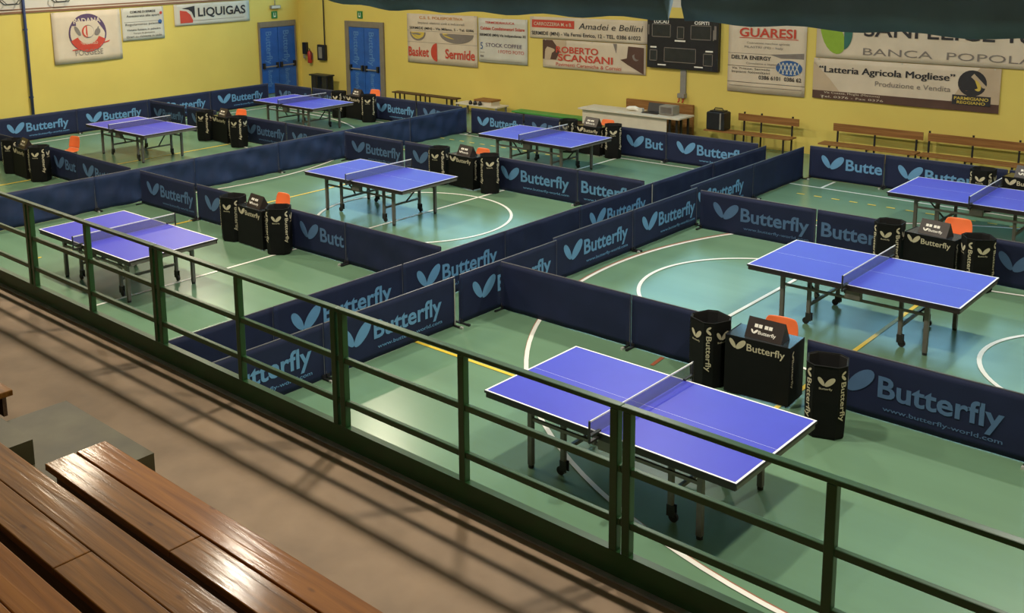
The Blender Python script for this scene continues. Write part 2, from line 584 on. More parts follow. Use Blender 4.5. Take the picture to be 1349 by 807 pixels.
def stand_bench(label, x0, x1, yf, zt, depth, joints, mats, gap=.006):
    r = thing('spectator_bench', label, 'bench', ((x0 + x1) / 2, yf - depth / 2, zt - .4), 0, 'wooden benches of the stand')
    cx, cy = (x0 + x1) / 2, yf - depth / 2
    hw = depth / 2
    pl = []
    for k, (ya, yb) in enumerate(((gap, hw), (-hw, -gap))):
        xs = [x0] + joints[k] + [x1]
        for j in range(len(xs) - 1):
            m = MB()
            a, b = xs[j] - cx + (.003 if j else 0), xs[j + 1] - cx - .003
            m.box(a, b, ya, yb, .355, .40, mats[k])
            o = m.build('plank', r, bevel=.006)
    n = max(2, int((x1 - x0) / 1.6))
    for j in range(n):
        xx = x0 - cx + .35 + j * (x1 - x0 - .7) / (n - 1)
        m = MB()
        m.box(xx - .06, xx + .06, -hw + .05, hw - .05, 0, .35, 'concrete_green')
        m.build('pedestal', r, bevel=.008)
    for ya in (hw - .045, -hw + .015):  # boards added under the planks to block light and darken the bench gaps
        m = MB(); m.box(x0 - cx + .12, x1 - cx - .1, ya, ya + .03, .17, .354, 'dark_wood'); m.build('shade_board', r)
    return r
BW, BO = 'bench_wood', 'bench_wood_orange'
stand_bench('long varnished wooden bench lowest on the stand, right of the aisle', -5.99, 2.8, 3.02, 1.97, .415, [[-1.6], [-4.56, -1.1]], (BO, BW))
stand_bench('varnished wooden bench on second tier, right of the aisle', -6.4, 2.8, 2.402, 2.15, .41, [[-2.4], [-4.6]], (BW, BW), .0015)
stand_bench('orange-brown wooden bench at the lower left photo corner, third tier', -6.0, 2.8, 1.806, 2.33, .41, [[-2.0], [-2.0]], (BO, BO), .002)
stand_bench('wooden bench end showing at left photo edge beyond the aisle', -14.5, -7.245, 2.97, 1.97, .40, [[-10.0], [-11.0]], (BW, BW))

# ------------------------------------------------------------------ table tennis tables
def make_table():
    r = thing('table_tennis_table', '', 'table')
    L, B = 1.37, .7625
    m = MB()
    m.box(-L, L, -B, B, .735, .760, 'table_blue')
    for ya, yb in ((-B, -B + .02), (B - .02, B)):
        m.box(-L, L, ya, yb, .7602, .7606, 'table_white')
    for xa, xb in ((-L, -L + .02), (L - .02, L)):
        m.box(xa, xb, -B + .02, B - .02, .7602, .7606, 'table_white')
    m.box(-L + .02, L - .02, -.0013, .0013, .7602, .7605, 'table_white')
    m.box(-L - .002, L + .002, -B - .002, B + .002, .734, .757, 'table_edge')
    m.build('tabletop', r)
    m = MB()
    for s in (-1, 1):
        m.box(-L + .012, L - .012, s * (B - .02) - .012, s * (B - .02) + .012, .685, .735, 'table_edge')
        m.box(s * (L - .02) - .012, s * (L - .02) + .012, -B + .03, B - .03, .685, .735, 'leg_grey')
        m.box(s * .03 - .012, s * .03 + .012, -B + .03, B - .03, .69, .735, 'leg_grey')
    m.build('apron', r)
    for sx in (-1, 1):
        for sy in (-1, 1):
            m = MB()
            m.box(sx * .94 - .027, sx * .94 + .027, sy * .56 - .027, sy * .56 + .027, .03, .735, 'leg_grey')
            lg = m.build('leg', r, bevel=.005)
            m = MB(); m.prism([(sx * .94 + .03 * cos(a * pi / 4), sy * .56 + .03 * sin(a * pi / 4)) for a in range(8)], 0, .03, 'rubber')
            m.build('foot', lg)
            m = MB()
            m.box(sx * .60 - .024, sx * .60 + .024, sy * .48 - .024, sy * .48 + .024, .15, .735, 'leg_grey')
            lg = m.build('leg', r, bevel=.005)
            m = MB()      # castor wheel and fork
            n = 14
            m.prism([(.045 * cos(2 * pi * a / n), .045 * sin(2 * pi * a / n)) for a in range(n)], -.014, .014, 'rubber',
                    M=Matrix.Translation((sx * .60 + sx * .03, sy * .48, .047)) @ Matrix.Rotation(pi / 2, 4, 'X'))
            m.box(sx * .60 - .03, sx * .60 + .05, sy * .48 - .026, sy * .48 - .018, .055, .165, 'leg_dark')
            m.box(sx * .60 - .03, sx * .60 + .05, sy * .48 + .018, sy * .48 + .026, .055, .165, 'leg_dark')
            m.build('castor', lg)
        m = MB(); m.bar((sx * .60, -.48, .27), (sx * .60, .48, .27), .035, .035, 'leg_grey'); m.build('crossbar', r)
        m = MB(); m.bar((sx * .94, -.56, .62), (sx * .94, .56, .62), .03, .05, 'leg_grey'); m.build('crossbar', r)
        m = MB(); m.bar((sx * .92, sx * .1, .60), (sx * .62, sx * .1, .29), .022, .022, 'leg_dark'); m.build('brace', r)
    for sy in (-1, 1):
        m = MB(); m.bar((-.94, sy * .56, .52), (.94, sy * .56, .52), .028, .032, 'leg_grey'); m.build('side_rail', r)
        m = MB(); m.box(-.04, .16, sy * .66 - .05, sy * .66 + .05, .56, .70, 'leg_grey'); m.build('latch_box', r, bevel=.008)
    nt = MB()
    nt.add([(0, -.885, .7625), (0, .885, .7625), (0, .885, .902), (0, -.885, .902)], [[0, 1, 2, 3]], 'net_mesh')
    n = nt.build('net', r)
    m = MB(); m.box(-.004, .004, -.885, .885, .899, .914, 'table_white'); m.build('net_tape', n)
    for sy in (-1, 1):
        m = MB()
        m.tube([(0, sy * .893, .70), (0, sy * .893, .916)], .011, 'leg_dark')
        m.bar((0, sy * .893, .712), (0, sy * .70, .712), .03, .022, 'leg_dark')
        m.bar((0, sy * .893, .772), (0, sy * .73, .772), .03, .014, 'leg_dark')
        m.tube([(0, sy * .80, .66), (0, sy * .80, .712)], .012, 'leg_dark')
        m.build('net_post', n)
    return r

TNAME = {1: 'nearest table', 2: 'free-throw circle table', 3: 'right-edge table', 4: 'centre circle table',
         5: 'scoreboard table', 6: 'left railing table', 7: 'emblem flag table', 8: 'farthest table', 9: 'far-left court'}
TABLES = {
    1: (-5.02, 8.01, -.32, 'blue table-tennis table nearest the camera, partly behind the green railing'),
    2: (-4.99, 13.45, 0, 'blue table-tennis table at right, standing across the white free-throw circle'),
    3: (-5.09, 18.76, 0, 'blue table-tennis table cut off by the right photo edge'),
    4: (-14.48, 13.41, .7, 'blue table-tennis table standing on the white centre circle'),
    5: (-14.47, 18.60, -1.0, 'blue table-tennis table at the back, below the black wall scoreboard'),
    6: (-14.45, 7.92, .6, 'purple-blue table-tennis table at left, seen through the green railing'),
    7: (-23.43, 13.47, .97, 'purple-blue table-tennis table below the round-emblem wall flag'),
    8: (-23.33, 18.66, -.2, 'farthest blue table-tennis table, in the corner between the blue doors')}
proto = make_table()
for k, (x, y, a, lab) in TABLES.items():
    o = proto if k == 1 else copy_tree(proto)
    o.location = (x, y, 0)
    o.rotation_euler = (0, 0, radians(a))
    props(o, lab, 'table', 'table-tennis tables on the courts')

# ------------------------------------------------------------------ barriers
ORD = ['first', 'second', 'third', 'fourth', 'fifth', 'sixth', 'seventh', 'eighth', 'ninth', 'tenth']
def barrier(x, y, rz, length, logo, label, group, wrinkle, seed, dim=False, feet=(1, 1), pale=False, start='mark', cloth='navy_cloth'):
    r = thing('court_barrier', label, 'barrier', (x, y, 0), rz, group)
    rnd = random.Random(seed)
    ph = [rnd.uniform(0, 6.28) for _ in range(6)]
    amp = wrinkle
    def disp(a, z):
        u = min(1.0, min(a, length - a) / .12) * min(1.0, max(0, (.70 - z)) / .10)
        q = .55 * sin(7 * a + 5 * z + ph[0]) + .35 * sin(13 * a - 9 * z + ph[1]) + .4 * sin(4 * a + 12 * z + ph[2]) + .25 * sin(21 * a + 6 * z + ph[3])
        return amp * u * q
    m = MB()
    nx, nz = max(8, int(length * 12)), 9
    for side, yo in ((0, -.006), (1, .006)):
        vs = []
        for j in range(nz + 1):
            zz = .008 + (.70 - .008) * j / nz
            for i in range(nx + 1):
                a = length * i / nx
                vs.append((a, yo + disp(a, zz), zz))
        fs = []
        for j in range(nz):
            for i in range(nx):
                q = [j * (nx + 1) + i, j * (nx + 1) + i + 1, (j + 1) * (nx + 1) + i + 1, (j + 1) * (nx + 1) + i]
                fs.append(q if side == 0 else q[::-1])
        m.add(vs, fs, cloth)
    nside = (nx + 1) * (nz + 1)
    rim = []
    for i in range(nx):
        rim.append([nz * (nx + 1) + i, nz * (nx + 1) + i + 1, nside + nz * (nx + 1) + i + 1, nside + nz * (nx + 1) + i])
        rim.append([i + 1, i, nside + i, nside + i + 1])
    for j in range(nz):
        rim.append([(j + 1) * (nx + 1), j * (nx + 1), nside + j * (nx + 1), nside + (j + 1) * (nx + 1)])
        a = j * (nx + 1) + nx
        b = (j + 1) * (nx + 1) + nx
        rim.append([a, b, nside + b, nside + a])
    o0 = len(m.v) - 2 * nside
    for f in rim:
        m.f.append([i + o0 for i in f]); m.mi.append(0)
    if logo:
        c = 'logo_blue_shaded' if dim else 'logo_blue'
        sc = min(1.0, (length - .06) / 2.06) if length > 1.8 else 1.0
        x0 = .80 * sc
        if start == 'text':
            x0 = .08                         # panel whose mark is tucked behind its neighbour
        else:
            wings(m, .50 * sc, .245, .50 * sc, I4, c, .0125)
        full = text_mesh('Butterfly', .022)[2]
        for k in range(9, 0, -1):            # a short panel carries only the letters that fit
            tw = 1.24 * sc * text_mesh('Butterfly'[:k], .022)[2] / full
            if x0 + tw < length - .02:
                break
        m.text('Butterfly'[:k], x0, .27, tw, .24, I4, c, .0125, bold=.022)
        if k == 9:
            m.text('www.butterfly-world.com', x0 + .06, .125, 1.18 * sc, .05, I4, c, .0125, bold=.01)
    m.build('cloth', r, smooth=True)
    fr = MB()
    fr.tube([(.012, 0, .02), (.012, 0, .703), (length - .012, 0, .703), (length - .012, 0, .02)], .0085, 'rim_grey', 6)
    fo = fr.build('frame', r)
    if pale:
        p2 = MB()
        p2.tube([(length - .03, -.02, .03), (length - .03, -.02, .68)], .008, 'frame_pale', 6)
        p2.build('pole', r)
    for s, a in ((0, .03), (1, length - .03)):
        if feet[s]:
            b = MB()
            b.box(a - .015, a + .015, -.16, .16, 0, .022, 'frame_dark')
            b.box(a - .016, a + .016, -.165, -.12, 0, .026, 'frame_pale' if s else 'frame_dark')
            b.box(a - .02, a + .02, -.02, .02, .02, .06, 'frame_dark')
            b.build('foot', r)
    return r

PX = -pi / 2 + pi        # facing +x: local x runs along +y
seedc = [100]
def row(axis, const, segs, phrase, end, group, wrinkle_logo=.003, wrinkle_plain=.012):
    """segs: (start, length, logo, offset, opts)"""
    for i, s in enumerate(segs):
        a, ln, logo, off = s[:4]
        opt = s[4] if len(s) > 4 else {}
        seedc[0] += 1
        lab = 'navy %s barrier, %s %s, %s' % ('wing-logo' if logo else 'plain', ORD[i], end, phrase)
        w = wrinkle_logo if logo else wrinkle_plain
        if axis == 'x':
            barrier(a, const + off, 0, ln, logo, lab, group, w, seedc[0], **opt)
        else:
            barrier(const - off, a, pi / 2, ln, logo, lab, group, w, seedc[0], **opt)
FL, FN = 'from the left', 'from the camera end'
D = dict(dim=True)
# rows facing the camera side (-y), left to right; L / R: no foot at that end where a bin stands
NL, NR = dict(feet=(0, 1)), dict(feet=(1, 0))
def d(x): return dict(dim=True, **x)
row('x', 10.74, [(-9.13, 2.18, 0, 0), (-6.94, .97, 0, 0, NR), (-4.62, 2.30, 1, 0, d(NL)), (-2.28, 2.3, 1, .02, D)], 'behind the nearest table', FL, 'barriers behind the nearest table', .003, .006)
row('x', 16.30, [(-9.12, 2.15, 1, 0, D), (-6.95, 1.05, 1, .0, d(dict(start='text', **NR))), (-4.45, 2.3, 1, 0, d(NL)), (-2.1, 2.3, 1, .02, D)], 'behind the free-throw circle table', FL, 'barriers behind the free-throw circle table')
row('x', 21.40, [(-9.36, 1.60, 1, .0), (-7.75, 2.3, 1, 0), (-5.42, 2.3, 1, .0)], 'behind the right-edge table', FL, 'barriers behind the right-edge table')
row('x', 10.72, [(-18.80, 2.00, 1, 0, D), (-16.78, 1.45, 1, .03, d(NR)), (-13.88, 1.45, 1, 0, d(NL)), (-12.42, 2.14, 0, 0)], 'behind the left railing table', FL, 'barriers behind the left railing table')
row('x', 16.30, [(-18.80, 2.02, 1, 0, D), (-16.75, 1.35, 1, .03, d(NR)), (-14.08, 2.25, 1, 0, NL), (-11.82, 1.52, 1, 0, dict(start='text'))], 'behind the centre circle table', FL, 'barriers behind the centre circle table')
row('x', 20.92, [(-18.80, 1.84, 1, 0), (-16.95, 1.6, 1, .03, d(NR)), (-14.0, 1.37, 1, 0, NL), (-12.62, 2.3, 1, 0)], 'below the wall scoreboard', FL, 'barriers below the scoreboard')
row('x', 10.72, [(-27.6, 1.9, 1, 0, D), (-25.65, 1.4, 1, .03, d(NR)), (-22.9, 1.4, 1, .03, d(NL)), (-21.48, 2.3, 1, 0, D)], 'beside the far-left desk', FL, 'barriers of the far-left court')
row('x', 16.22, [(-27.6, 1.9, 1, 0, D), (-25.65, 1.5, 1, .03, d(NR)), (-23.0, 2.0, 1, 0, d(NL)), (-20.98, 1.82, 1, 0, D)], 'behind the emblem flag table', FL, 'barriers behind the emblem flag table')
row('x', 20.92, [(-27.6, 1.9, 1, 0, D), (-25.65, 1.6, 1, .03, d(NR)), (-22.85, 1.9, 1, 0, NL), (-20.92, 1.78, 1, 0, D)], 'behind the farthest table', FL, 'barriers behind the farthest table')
# lines running away from the camera, faces towards +x
row('y', -9.17, [(5.25, 2.246, 1, 0), (7.50, 2.32, 1, 0, dict(pale=True)), (9.90, 2.2, 1, 0)], 'left of the nearest table', FN, 'barriers left of the nearest table')
row('y', -9.27, [(12.13, 2.206, 1, 0), (14.34, 2.1, 1, 0)], 'left of the free-throw circle table', FN, 'barriers left of the free-throw circle table')
row('y', -9.42, [(16.46, 2.456, 1, 0), (18.92, 2.3, 0, 0)], 'left of the right-edge table', FN, 'barriers left of the right-edge table')
row('y', -10.10, [(5.35, 2.106, 0, 0), (7.46, 2.276, 1, 0), (9.74, 2.256, 1, 0), (12.0, 1.976, 0, 0), (13.98, 2.276, 1, 0, dict(pale=True)), (16.26, 2.266, 0, 0), (18.53, 2.3, 0, 0)], 'on left of the central aisle', FN, 'barriers on the left of the aisle')
BK = dict(cloth='navy_back')
row('y', -18.98, [(5.2, 2.256, 0, 0, BK), (7.46, 2.336, 0, 0, BK), (9.80, 2.336, 0, 0, BK), (12.14, 2.256, 0, 0, BK), (14.4, 2.046, 0, 0, BK), (16.45, 2.266, 0, 0, BK), (18.72, 2.2, 0, 0, BK)], 'left of the centre circle table', FN, 'plain barriers left of the centre circle', .004, .034)
row('y', -27.78, [(9.4, 2.256, 1, 0), (11.66, 2.316, 1, 0), (13.98, 2.276, 1, 0), (16.26, 2.236, 1, 0), (18.5, 2.28, 1, 0)], 'along the left wall', FN, 'barriers along the left wall')

# ------------------------------------------------------------------ umpire desks, bins, score boards, chairs
def make_desk():
    r = thing('umpire_desk', '', 'desk')
    w, d, h = .372, .42, .70     # front at y=0, depth towards +y
    m = MB(); m.box(-w, w, 0, d, h - .02, h, 'desk_gloss'); m.build('desk_top', r, bevel=.004)
    m = MB()
    # cloth round front and both sides, slightly flared
    T = .008
    vs, fs = [], []
    out = [(-w - .006, d), (-w - .006, -.006), (w + .006, -.006), (w + .006, d)]
    inn = [(-w + .002, d), (-w + .002, .002), (w - .002, .002), (w - .002, d)]
    for z in (.02, h + .004):
        for x, y in out: vs.append((x, y, z))
        for x, y in inn: vs.append((x, y, z))
    for i in range(3):
        fs.append([i, i + 1, 8 + i + 1, 8 + i])
        fs.append([4 + i + 1, 4 + i, 12 + i, 12 + i + 1])
        fs.append([8 + i, 8 + i + 1, 12 + i + 1, 12 + i])
        fs.append([i + 1, i, 4 + i, 4 + i + 1])
    fs.append([0, 8, 12, 4]); fs.append([3, 7, 15, 11])
    m.add(vs, fs, 'black_cloth')
    Mf = Matrix.Translation((0, -.006, 0))
    wings(m, -.235, .555, .20, Mf, 'cream_print', .003)
    m.text('Butterfly', -.12, .565, .44, .085, Mf, 'cream_print', .003, bold=.012)
    Ms = Matrix.Translation((w + .006, 0, 0)) @ Matrix.Rotation(pi / 2, 4, 'Z')
    wings(m, .05, .60, .09, Ms, 'cream_print', .003, vert=True)
    m.text('Butterfly', .055, .55, .34, .055, Ms, 'cream_print', .003, bold=.012, vert=True)
    m.build('cloth_cover', r)
    for sx in (-1, 1):
        for yy in (.03, d - .03):
            m = MB(); m.tube([(sx * (w - .03), yy, 0), (sx * (w - .03), yy, h - .02)], .012, 'frame_dark'); m.build('leg', r)
    return r
def make_board():
    r = thing('score_board', '', 'scoreboard')
    m = MB()
    L, dep, H = .22, .11, .21
    vs = [(-L, -dep, 0), (L, -dep, 0), (L, dep, 0), (-L, dep, 0), (-L, 0, H), (L, 0, H)]
    t = .012
    m.add(vs, [[0, 1, 5, 4], [2, 3, 4, 5], [1, 2, 5], [3, 0, 4], [3, 2, 1, 0]], 'board_black')
    ang = math.atan2(dep, H)
    Mf = Matrix.Translation((0, -dep, 0)) @ Matrix.Rotation(-ang, 4, 'X')
    for k in range(4):
        x = -.13 + k * .05 + (.02 if k > 1 else 0)
        m.flat([(x, .125), (x + .042, .125), (x + .042, .165), (x, .165)], Mf, 'print_white', .002)
    wings(m, -.12, .05, .085, Mf, 'print_white', .002)
    m.text('Butterfly', -.07, .055, .21, .04, Mf, 'print_white', .002, bold=.012)
    m.build('flip_stand', r)
    return r
def make_bin():
    r = thing('towel_bin', '', 'bin')
    a, c, h = .20, .08, .80
    def ring(s, cc=c):
        A = a * s
        return [(-A + cc, -A), (A - cc, -A), (A, -A + cc), (A, A - cc), (A - cc, A), (-A + cc, A), (-A, A - cc), (-A, -A + cc)]
    m = MB()
    zs = [(0, .92), (.03, .97), (.4, 1.02), (.70, 1.0), (h - .02, 1.0), (h, .985)]
    vs, fs = [], []
    for z, s in zs:
        vs += [(x, y, z) for x, y in ring(s)]
    nb = len(zs)
    for k in range(nb - 1):
        for i in range(8):
            j = (i + 1) % 8
            fs.append([8 * k + i, 8 * k + j, 8 * k + 8 + j, 8 * k + 8 + i])
    fs.append(list(range(8))[::-1])
    m.add(vs, fs, 'black_cloth')
    vs, fs = [], []
    for z, s in ((h, .985), (h - .004, .93), (.12, .90)):
        vs += [(x, y, z) for x, y in ring(s)]
    for k in range(2):
        for i in range(8):
            j = (i + 1) % 8
            fs.append([8 * k + i, 8 * k + j, 8 * k + 8 + j, 8 * k + 8 + i])
    fs.append([16 + i for i in range(8)])
    m.add(vs, fs, 'black_inside')
    for q in range(4):
        R = Matrix.Rotation(q * pi / 2, 4, 'Z')
        Mf = R @ Matrix.Translation((0, -a * 1.02, 0))
        wings(m, 0, .585, .175, Mf, 'cream_print', .004)
        m.text('Butterfly', 0, .552, .13, .022, Mf, 'cream_print', .004, bold=.01, align='C')
        k = a - c / 2
        Mc = R @ Matrix.Translation((k * 1.02, -k * 1.02, 0)) @ Matrix.Rotation(pi / 4, 4, 'Z')
        wings(m, -.028, .715, .10, Mc, 'cream_print', .005, vert=True)
        m.text('Butterfly', -.024, .645, .43, .062, Mc, 'cream_print', .005, bold=.014, vert=True)
    m.build('fabric_shell', r)
    m = MB()
    m.tube([(x, y, h) for x, y in ring(.985)], .009, 'black_cloth', 6, closed=True)
    m.build('rim', r)
    return r
def make_chair():
    r = thing('plastic_chair', '', 'chair')
    # seat faces -y, back at +y
    prof = [(y, z * .93) for y, z in [(-.21, .435), (-.19, .452), (-.05, .448), (.10, .440), (.17, .455), (.205, .52), (.225, .62), (.245, .72), (.255, .79), (.262, .815)]]
    m = MB()
    def shell(i0, i1, name):
        mm = MB()
        n = 8
        vs, fs = [], []
        pr = prof[i0:i1]
        for layer in (0, 1):
            for (y, z) in pr:
                isb = z > .46
                hw = .21 if not isb else .21 - .035 * max(0, (z - .65)) / .11
                if z > .745: hw = .155
                for k in range(n + 1):
                    u = -1 + 2 * k / n
                    dz = .02 * u * u if not isb else 0
                    dy = -.035 * u * u if isb else 0
                    vs.append((hw * u, y + dy + (.012 if (layer and isb) else 0), z + dz - (.012 if (layer and not isb) else 0)))
        K = len(pr) * (n + 1)
        for layer in (0, 1):
            for a in range(len(pr) - 1):
                for k in range(n):
                    q = [layer * K + a * (n + 1) + k, layer * K + a * (n + 1) + k + 1, layer * K + (a + 1) * (n + 1) + k + 1, layer * K + (a + 1) * (n + 1) + k]
                    fs.append(q if layer == 0 else q[::-1])
        for a in range(len(pr) - 1):
            for k in (0, n):
                p, q2 = a * (n + 1) + k, (a + 1) * (n + 1) + k
                fs.append([p, q2, K + q2, K + p] if k == 0 else [q2, p, K + p, K + q2])
        for k in range(n):
            p = k; fs.append([p + 1, p, K + p, K + p + 1])
            p = (len(pr) - 1) * (n + 1) + k; fs.append([p, p + 1, K + p + 1, K + p])
        mm.add(vs, fs, 'orange_plastic')
        return mm.build(name, r, smooth=True, subsurf=1)
    shell(0, 6, 'seat')
    shell(5, 10, 'backrest')
    for sx in (-1, 1):
        for y0, y1 in ((-.15, -.21), (.13, .24)):
            m = MB(); m.tube([(sx * .15, y0, .408), (sx * .20, y1, 0)], .011, 'chair_steel'); m.build('leg', r)
    m = MB()
    m.tube([(-.15, -.15, .400), (.15, -.15, .400), (.15, .13, .400), (-.15, .13, .400)], .009, 'chair_steel', 6, closed=True)
    m.build('seat_frame', r)
    return r

# court: desk (x, front y, angle), left bin, right bin, chair
SETS = {
    1: ((-5.02, 10.33, 4), (-5.66, 10.44, -22), (-4.12, 10.10, 20), (-5.06, 10.84, 6)),
    2: ((-5.02, 15.83, -6), (-5.64, 15.93, 4), (-4.36, 15.90, 35), (-4.93, 16.72, 6)),
    3: ((-5.0, 20.75, -4), (-5.70, 20.75, 0), None, None),
    4: ((-14.60, 15.88, -4), (-15.27, 15.93, 15), (-13.88, 16.00, 41), (-14.58, 16.38, 0)),
    5: ((-14.56, 20.45, -4), (-15.18, 20.5, 15), (-13.90, 20.58, 34), (-14.56, 21.10, 0)),
    6: ((-14.46, 10.28, -2), (-15.10, 10.40, 20), (-13.82, 10.42, 40), (-14.68, 10.98, 0)),
    7: ((-23.26, 15.72, -4), (-23.90, 15.70, 22), (-22.36, 15.70, 20), (-23.52, 16.45, 10)),
    8: ((-23.16, 20.46, -4), (-23.82, 20.46, 15), (-22.50, 20.48, 38), (-23.40, 21.4, 8)),
    9: ((-23.28, 10.22, -4), (-23.98, 10.38, 35), (-22.60, 10.38, 40), (-23.32, 11.42, 8))}
pd, pb, pn, pc = make_desk(), make_board(), make_bin(), make_chair()
first = [True] * 4
def place(proto, idx, x, y, z, a, label, cat, group):
    if first[idx]:
        o = proto; first[idx] = False
    else:
        o = copy_tree(proto)
    o.location = (x, y, z)
    o.rotation_euler = (0, 0, radians(a))
    props(o, label, cat, group)
    return o
for k, (dk, bl, br, ch) in SETS.items():
    n = TNAME[k]
    place(pd, 0, dk[0], dk[1], 0, dk[2], 'black cloth-covered umpire desk with glossy top behind the %s' % n if k != 9 else 'black cloth-covered umpire desk at the left photo edge', 'desk', 'umpire desks')
    bx = dk[0] + .03; by = dk[1] + .17
    place(pb, 1, bx, by, .7012, dk[2] - 4, 'black tent-shaped score board on the umpire desk behind the %s' % n if k != 9 else 'black tent-shaped score board on the desk at the left photo edge', 'scoreboard', 'tent score boards on the umpire desks')
    place(pn, 2, bl[0], bl[1], 0, bl[2], 'black wing-logo towel bin left of the desk behind the %s' % n if k != 9 else 'black wing-logo towel bin, left of the desk at the left photo edge', 'bin', 'black towel bins beside the desks')
    if br:
        place(pn, 2, br[0], br[1], 0, br[2], 'black wing-logo towel bin right of the desk behind the %s' % n if k != 9 else 'black wing-logo towel bin, right of the desk at the left photo edge', 'bin', 'black towel bins beside the desks')
    if ch:
        place(pc, 3, ch[0], ch[1], 0, ch[2], 'orange plastic chair at the umpire desk behind the %s' % n if k != 9 else 'orange plastic chair seen whole, beyond the left photo edge desk', 'chair', 'orange plastic chairs')

# ------------------------------------------------------------------ things on the back wall (faces -y)
def wall_thing(name, label, cat, x, z, side='back', group=None, off=0.0):
    if side == 'back':
        return thing(name, label, cat, (x, YB - off, z), 0, group)
    return thing(name, label, cat, (XL + off, x, z), pi / 2, group)

def sheet(m, w, h, mname, amp=.01, th=.006, nx=16, nz=8, seed=0, slope=0.0):
    rnd = random.Random(seed)
    ph = [rnd.uniform(0, 6) for _ in range(4)]
    def dsp(a, z):
        u = min(1, min(a, w - a) / .15 + .15) * (1 - .6 * z / h)
        return -.012 - amp * u * (1 + .6 * sin(5 * a / w * 2 + ph[0] + 2 * z) + .5 * sin(9 * z / h + ph[1] + 3 * a))
    vs = []
    for layer in (0, 1):
        for j in range(nz + 1):
            for i in range(nx + 1):
                a, z = w * i / nx, h * j / nz
                vs.append((a, dsp(a, z) + layer * th, z))
    K = (nx + 1) * (nz + 1)
    fs = []
    for layer in (0, 1):
        for j in range(nz):
            for i in range(nx):
                q = [layer * K + j * (nx + 1) + i, layer * K + j * (nx + 1) + i + 1, layer * K + (j + 1) * (nx + 1) + i + 1, layer * K + (j + 1) * (nx + 1) + i]
                fs.append(q if layer == 0 else q[::-1])
    for i in range(nx):
        fs.append([i + 1, i, K + i, K + i + 1])
        t = nz * (nx + 1) + i
        fs.append([t, t + 1, K + t + 1, K + t])
    for j in range(nz):
        a, b = j * (nx + 1), (j + 1) * (nx + 1)
        fs.append([a, b, K + b, K + a])
        a, b = a + nx, b + nx
        fs.append([b, a, K + a, K + b])
    m.add(vs, fs, mname)
    return dsp
def quad(m, w, h, u0, u1, v0, v1, mname, dsp, off=.007, n=10):
    vs, fs = [], []
    for i in range(n + 1):
        for v in (v0, (v0 + v1) / 2, v1):
            a = w * (u0 + (u1 - u0) * i / n)
            z = h * v
            vs.append((a, dsp(a, z) - off, z))
    for i in range(n):
        for q in (0, 1):
            fs.append([3 * i + q, 3 * i + 3 + q, 3 * i + 4 + q, 3 * i + 1 + q])
    m.add(vs, fs, mname)
def poly(m, w, h, pts, mname, dsp, off=.005):
    m.add([(w * a, dsp(w * a, h * b) - off - .006, h * b) for a, b in pts], [list(range(len(pts)))], mname)
def banner(label, x0, x1, z0, z1, base, items, side='back', seed=0, amp=.010, name='banner', cat='banner', back=0.02):
    w, h = x1 - x0, z1 - z0
    r = wall_thing(name, label, cat, x0, z0, side, 'advertising banners on the walls', back)
    m = MB()
    d = sheet(m, w, h, base, amp, seed=seed)
    for iq, it in enumerate(items):
        if it[0] == 't':      # text: s, u, v, width, height, ink, align, bold
            _, s, u, v, tw, th, ink, al, bo = it[:9]
            m.text(s, w * u, h * v, w * tw, h * th, I4, ink, .016, bold=min(bo, .022), align=al, disp=d, italic=it[9] if len(it) > 9 else 0)
        elif it[0] == 'q':
            quad(m, w, h, *it[1:6], d, .007 + .0006 * iq)
        elif it[0] == 'p':
            poly(m, w, h, it[1], it[2], d, it[3] if len(it) > 3 else .005)
    m.build('sheet', r, smooth=True)
    g = MB()
    for u in (.03, .5, .97):
        g.box(w * u - .012, w * u + .012, -.03, 0, h - .03, h - .005, 'frame_pale')
    g.build('fixing', r)
    return r
def E(cu, cv, a, b, w, h, ang=0, n=24, pt=0.0):
    return [(x / w, z / h) for x, z in ell(cu * w, cv * h, a, b, ang, n, pt)]
def half(cu, cv, r, w, h, a0, a1, n=16, rx=None):
    rx = rx or r
    return [((cu * w + rx * cos(radians(a0 + (a1 - a0) * i / n))) / w, (cv * h + r * sin(radians(a0 + (a1 - a0) * i / n))) / h) for i in range(n + 1)]

w_, h_ = 3.05, 1.58
banner('white banner with red basketball lettering and half ball, right of the blue door', -24.13, -21.07, 1.38, 2.97, 'banner_white', [
    ('t', 'C.S. S. POLISPORTIVA', .5, .90, .62, .055, 'ink_orange', 'C', .01), ('t', 'Impianti elettrici civili e industriali', .5, .80, .66, .05, 'ink_grey', 'C', 0),
    ('t', 'SERMIDE (MN) - Via Milano, 5 - Tel. 0386', .5, .69, .92, .05, 'ink_black', 'C', .01),
    ('q', .0, 1., .655, .66, 'ink_grey'), ('q', .0, 1., .425, .43, 'ink_grey'),
    ('p', half(.16, .63, .28, w_, h_, 180, 360, rx=.36), 'ink_grey', .004), ('p', half(.16, .63, .22, w_, h_, 180, 360, rx=.30), 'ink_yellow'),
    ('p', half(.72, .63, .30, w_, h_, 180, 360, rx=.72), 'ink_grey', .004), ('p', half(.72, .63, .17, w_, h_, 180, 360, rx=.60), 'ink_yellow'),
    ('t', 'Basket', .02, .14, .30, .19, 'ink_red', 'L', .04), ('p', half(.44, .24, .29, w_, h_, 90, 270, rx=.28), 'ink_red'),
    ('t', 'Sermide', .56, .14, .41, .19, 'ink_red', 'L', .04)], seed=1)
